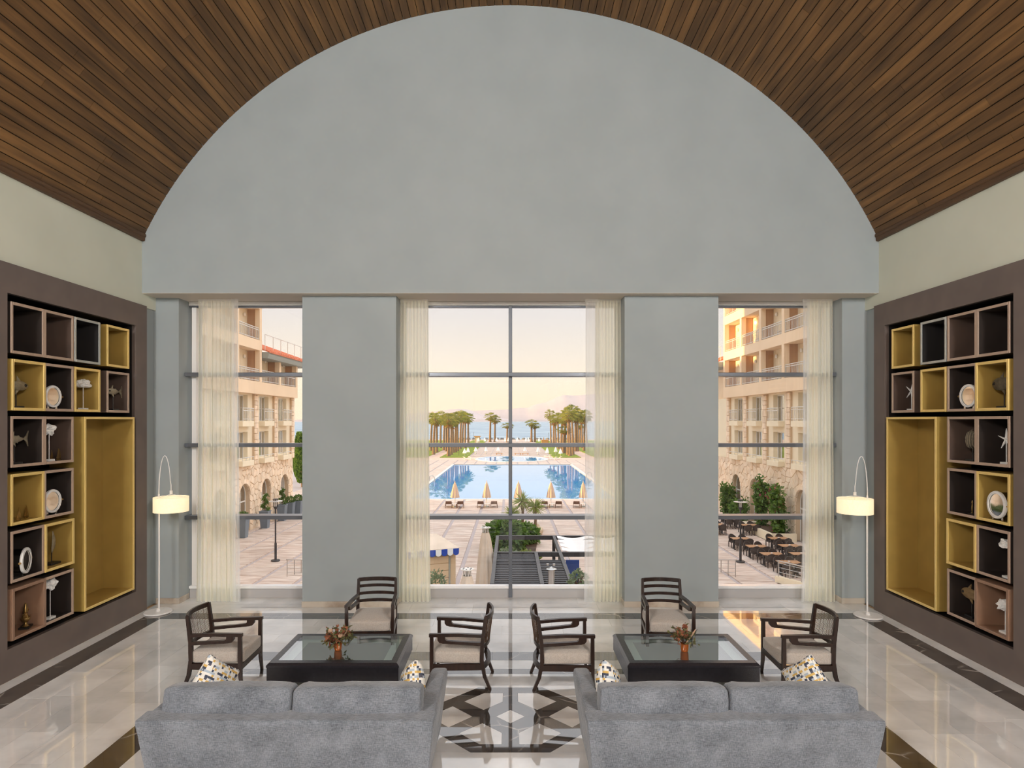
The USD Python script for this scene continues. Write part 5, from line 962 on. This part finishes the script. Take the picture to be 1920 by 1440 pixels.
for k in range(18):
    y = 24.7 + k * .305; part(PG, 'louvre', T(np.array((m := move(box(-.64, 1.17, -.045, .045, -.02, .02), (0, y, zt - .10), rx=.2)).vertices), m.faces), 'dark_metal', False)
    if k < 14: part(PG, 'louvre', move(box(1.33, 2.34, -.045, .045, -.02, .02), (0, y + .1, zt - .10), rx=.2), 'dark_metal', False)
part(PG, 'deck', box(-.8, 6.2, 23.5, 34.6, ZG + .005, ZG + .05), 'pergola_shade', False)  # dark sheet added on the ground, its colour standing in for shade
for k in range(4):
    y0 = 30.35 + k * 1.02
    part(PG, 'canopy_strip', cat(surf(lambda u, v: np.stack([2.55 + 3.5 * u, y0 + .72 * v + .12 * np.sin(u * 2 * PI) * (v - .5), zt + .05 - .16 * np.sin(u * 2 * PI) ** 2 * (1 + .5 * np.sin(k + v * 3))], -1), 25, 5)), 'canvas_white', True)
t = thing('steel_flue', 'steel flue with a conical cap under the dark pergola', 'flue', (W(1034, 1064, 23.6)[0], 23.6, ZG)); h = W(1034, 1062, 23.6)[2] - ZG; part(t, 'pipe', tube([(0, 0, 0), (0, 0, h - .12)], .125, 16), 'steel', 40); part(t, 'cap', lathe([(.001, h), (.2, h - .10), (.19, h - .115), (.001, h - .06)], 20), 'steel', 40)
for k, (dx, dy) in enumerate(((.10, .05), (-.14, .08))): part(t, 'vent_fitting', lathe([(.001, h + .10), (.05, h + .09), (.05, h + .02), (.001, h)], 10, (dx, dy, 0)), 'steel', 40)
t = thing('privacy_screen', 'blue fabric screen at the back of the dark pergola', 'screen', (0, 0, 0)); part(t, 'panel', box(W(1061, 1050, 29.8)[0], W(1086, 1050, 29.8)[0], 29.78, 29.82, ZG + .15, zt - .3), 'screen_blue', False); part(t, 'post', box(W(1060, 1050, 29.8)[0] - .04, W(1060, 1050, 29.8)[0], 29.76, 29.84, ZG, zt - .3), 'dark_metal', False)
x = W(1073, 1080, 24.4)[0]; t = thing('wooden_planter', 'tan timber planter with a pale shrub under the pergola', 'planter', (x, 23.9, ZG)); part(t, 'box', box(-.42, .5, -.3, .3, 0, 2.35, .02), 'kiosk_wall', False); part(t, 'lip', box(-.45, .53, -.33, .33, 2.35, 2.41), 'teak', False)
scatter('potted_shrub', 'pale green shrub in the tan timber planter', 'shrub', (x + .18, 23.9, ZG + 2.35), 420, .34, .85, .15, 'bush_grey', 9)
scatter('olive_shrub', 'small olive shrub in front of the beige kiosk', 'shrub', (W(818, 1085, 27)[0], 27.0, ZG), 900, .55, 2.4, .16, 'bush_grey', 10)

# ------------------------------------------------------------------ lamp posts, railings, planters
def lamp_post(label, loc):
    t = thing('lamp_post', label, 'lamp post', loc, 0, 'slim dark lamp posts on the terrace'); part(t, 'base', disc(.28, 0, .10, 20, b=.03), 'dark_metal', 30); part(t, 'pole', lathe([(.075, .1), (.075, 1.15), (.05, 1.2), (.05, 3.35), (.001, 3.36)], 12), 'dark_metal', 40)
    part(t, 'lantern', lathe([(.001, 3.3), (.06, 3.33), (.12, 3.45), (.12, 3.5), (.001, 3.52)], 14), 'dark_metal', 40)
    for k in range(6): a = k * PI / 3; part(t, 'cage_bar', bar((.13 * math.cos(a), .13 * math.sin(a), 3.45), (.13 * math.cos(a), .13 * math.sin(a), 3.95), .022), 'dark_metal', False)
    part(t, 'glass', lathe([(.07, 3.5), (.07, 3.9)], 14), 'plaster_white', 40); part(t, 'hat', lathe([(.001, 3.86), (.42, 3.83), (.42, 3.86), (.001, 3.9)], 24), 'rail_metal', 40); part(t, 'crown', lathe([(.15, 3.95), (.15, 4.0), (.001, 4.02)], 14), 'dark_metal', 40); return t
lp = lamp_post('slim dark lamp post before the wing with grey planters', G(516.7, 1052.2)); copy(lp, 'slim dark lamp post beside the outdoor dining tables', G(1388.4, 1054.4))
def stair_rail(label, a, b, drop, n=4, hgt=.98, name='stair_railing'):
    a, b = np.array(a), np.array(b); t = thing(name, label, 'railing', (0, 0, 0)); q = lambda w, z: a + (b - a) * w + np.array([0, 0, z - drop * w])
    for k in range(n): part(t, 'post', tube([q(k / (n - 1), 0), q(k / (n - 1), hgt)], .028, 6), 'steel', 40)
    part(t, 'handrail', tube([q(-.03, hgt), q(1.03, hgt)], .034, 8), 'steel', 40)
    for z in (.25, .5, .74): part(t, 'rail', tube([q(0, z), q(1, z)], .014, 5), 'steel', False)
stair_rail('steel stair railing on the terrace before the slim lamp post', G(538.5, 1081), G(538.5, 1081) + np.array([.75, 1.4, 0]), .35); stair_rail('steel stair railing on the terrace beside the dining lamp post', G(1379, 1082), G(1379, 1082) + np.array([-.7, 1.6, 0]), .35)
stair_rail('low steel railing on the pale ramp before the dining tables', (14.9, 34.4, ZG + .35), (16.3, 31.9, ZG + .35), 0, 5, .85, 'ramp_railing')
t = thing('ramp_wall', 'pale low ramp wall under the steel railing', 'ramp', (0, 0, 0), kind='structure'); part(t, 'wall', prism([(14.75, 34.5), (16.25, 31.8), (16.45, 31.9), (14.95, 34.6)], ZG, ZG + .35, 'z'), 'render_cream', False)
def planter(label, loc, kind, seed):
    t = thing('tall_planter', label, 'planter', loc, 0, 'tall grey planters along the façade'); part(t, 'pot', hull([(s * (w + .0), u * w, z) for w, z in ((.27, 0), (.37, 1.38)) for s in (-1, 1) for u in (-1, 1)]), 'planter_grey', False); part(t, 'rim', box(-.39, .39, -.39, .39, 1.38, 1.45, .01), 'planter_grey', False)
    r = np.random.default_rng(seed); pts = []
    if kind: # spiral topiary
        u = r.uniform(0, 1, 700); a = u * 4.2 * PI; R_ = .26 * (1 - .6 * u); pts = np.c_[R_ * np.cos(a), R_ * np.sin(a), 1.5 + 1.35 * u] + r.normal(0, .07, (700, 3)); part(t, 'stem', tube([(0, 0, 1.4), (0, 0, 2.85)], .03, 5), 'twig', False)
    else: pts = unit(r.normal(0, 1, (600, 3))) * .40 * (1, 1, .8) + (0, 0, 1.66)
    d = unit(r.normal(0, 1, pts.shape)); part(t, 'foliage', blades(pts, d, unit(np.cross(d, r.normal(0, 1, pts.shape))), .13, .07), 'bush_green', False)
for i, (px, by, k) in enumerate(((455.5, 1008, 0), (497, 990, 1), (529, 976, 1), (544, 971, 0), (559, 967, 0))): planter(f'tall grey planter with {"spiral topiary" if k else "rounded shrub"}, {ordn[i]} along the wing façade from the curtain', G(px, by), k, 60 + i)
for i, (px, d) in enumerate(((561, 92), (566, 84))):
    t = thing('cypress_tree', ['narrow cypress just beyond the end of the red-tiled wing', 'second narrow cypress beside the pier edge'][i], 'cypress', (W(px, 800, d)[0], d, ZG)); r = np.random.default_rng(70 + i); u = r.uniform(0, 1, 1500); a = r.uniform(0, 6.3, 1500); R_ = .9 * np.sin(PI * np.clip(u * .9 + .08, 0, 1)) ** .7 * (1 - .5 * u); pts = np.c_[R_ * np.cos(a), R_ * np.sin(a), .5 + 6.6 * u]; d_ = unit(np.c_[np.cos(a), np.sin(a), np.full(1500, 1.2)]); part(t, 'foliage', blades(pts, d_, unit(np.cross(d_, r.normal(0, 1, pts.shape))), .5, .22), 'bush_green', False); part(t, 'trunk', tube([(0, 0, 0), (0, 0, 3)], .12, 6), 'palm_trunk', False)
def vine(label, x, y, H, R_, seed, flowers):
    r = np.random.default_rng(seed); t = thing('climbing_plant', label, 'climbing plant', (x, y, ZG), 0, 'climbing plants against the tall wing'); n = 1500; st = [(r.uniform(-.5, .5) * R_, r.uniform(-.8, .8) * R_, H * r.uniform(.6, 1)) for _ in range(9)]
    part(t, 'stem', cat([tube([(0, 0, .3), (a * .5, b * .4, h * .5), (a, b, h)], [.05, .035, .015], 5) for a, b, h in st]), 'twig', False)
    k = r.integers(0, 9, n); w = r.uniform(.15, 1.05, n); S_ = np.array(st); c = np.c_[S_[k, 0] * w, S_[k, 1] * w, S_[k, 2] * w] + r.normal(0, .20 * R_, (n, 3)) * (1, 1.2, 1); c[:, 2] = np.maximum(c[:, 2], .2); d = unit(r.normal(0, 1, (n, 3)) + (0, 0, .3)); part(t, 'foliage', blades(c, d, unit(np.cross(d, r.normal(0, 1, (n, 3)))), .30, .18, .1), 'bush_green', False)
    if flowers: q = r.choice(n, 110); f = c[q] + r.normal(0, .12, (110, 3)); d = unit(r.normal(0, 1, (110, 3))); part(t, 'flowers', blades(f, d, unit(np.cross(d, r.normal(0, 1, (110, 3)))), .2, .16, .1), 'bougainvillea', False)
vine('green climbing plant on the wing, taller and narrow, above the pale planter', 20.55, 50.6, 4.4, .75, 1, True); vine('broad climbing plant with pink blossom against the tall wing arch', 20.5, 47.2, 4.1, 1.0, 2, True)
vine('green shrub against the tall wing, at the far end of its façade', 20.6, 59.0, 3.0, .9, 3, False); vine('low spreading green shrub below the far arches', 20.4, 55.2, 1.7, 1.0, 4, False)
t = thing('planter_bed', 'pale low walled planting bed before the tall wing', 'planting bed', (0, 0, 0)); part(t, 'wall', prism(sbox(19.3, 45.8, 21.2, 51.6).difference(sbox(19.5, 46.0, 21.2, 51.4)), ZG, ZG + .62, 'z'), 'render_cream', False); part(t, 'soil', box(19.5, 21.2, 46, 51.4, ZG, ZG + .5), 'twig', False)

# ------------------------------------------------------------------ outdoor dining
def dining_table(label, loc):
    t = thing('outdoor_table', label, 'dining table', loc, 0, 'outdoor dining tables'); part(t, 'top', box(-.62, .62, -.40, .40, .71, .75, .005), 'table_wood', False)
    for x in (-.5, .5): part(t, 'pedestal', box(x - .04, x + .04, -.05, .05, .03, .71), 'dark_metal', False); part(t, 'foot', box(x - .05, x + .05, -.3, .3, 0, .035), 'dark_metal', False)
    part(t, 'ashtray', disc(.06, .75, .80, 12), 'plaster_white', 30); return t
def wicker_chair(label, loc, rz):
    t = thing('wicker_chair', label, 'chair', loc, rz, 'dark wicker chairs at the outdoor tables'); an = np.linspace(-.15, PI + .15, 17)
    F = lambda u, v: np.stack([(.27 + .03 * v) * np.cos(-.15 + u * (PI + .3)), .02 + (.25 + .05 * v) * np.sin(-.15 + u * (PI + .3)), .40 + v * (.20 + .27 * np.sin(np.clip(u, 0, 1) * PI) ** 1.5)], -1)
    o = surf(F, 21, 5); i_ = surf(lambda u, v: F(u, v) * np.array([.88, .88, 1]) , 21, 5); part(t, 'backrest', cat(o, i_), 'wicker', 40); part(t, 'top_rim', tube(F(np.linspace(0, 1, 21), np.ones(21)) * [.94, .94, 1], .03, 6), 'wicker', 40)
    part(t, 'seat', box(-.26, .26, -.26, .22, .36, .44, .02), 'wicker', False)
    for x in (-.22, .22):
        for y in (-.22, .20): part(t, 'leg', bar((x, y, 0), (x, y, .38), .045), 'wicker', False)
    return t
tabs = [(16.2, 43.5), (16.25, 40.8), (16.26, 38.5), (16.3, 36.2), (18.9, 43.6), (18.5, 41.0), (18.1, 38.5), (19.0, 49.2), (18.6, 52.2), (16.4, 49.4)]
tn = ['third in the lamp post row', 'second in the lamp post row', 'before the ramp railing', 'beside the ramp railing', 'second row, below the planting bed', 'second row, behind the sheer curtain', 'second row, closest to the ramp', 'in front of the planting bed', 'at the far shrub', 'alone beyond the lamp post']
t0 = w0 = None
for i, (x, y) in enumerate(tabs):
    l = f'wooden outdoor dining table {tn[i]}'
    if t0: copy(t0, l, (x, y, ZG), .02 * (i % 3 - 1))
    else: t0 = dining_table(l, (x, y, ZG))
    for j, (dx, dy, rz) in enumerate(((-.33, -.56, PI), (.35, -.58, PI - .1), (-.34, .58, .1), (.34, .55, -.1))):
        l = f'dark wicker chair at the table {tn[i]}, {["street side one", "street side two", "pool side one", "pool side two"][j]}'.replace('street side', 'lobby side')
        if w0: copy(w0, l, (x + dx, y + dy, ZG), rz)
        else: w0 = wicker_chair(l, (x + dx, y + dy, ZG), rz)
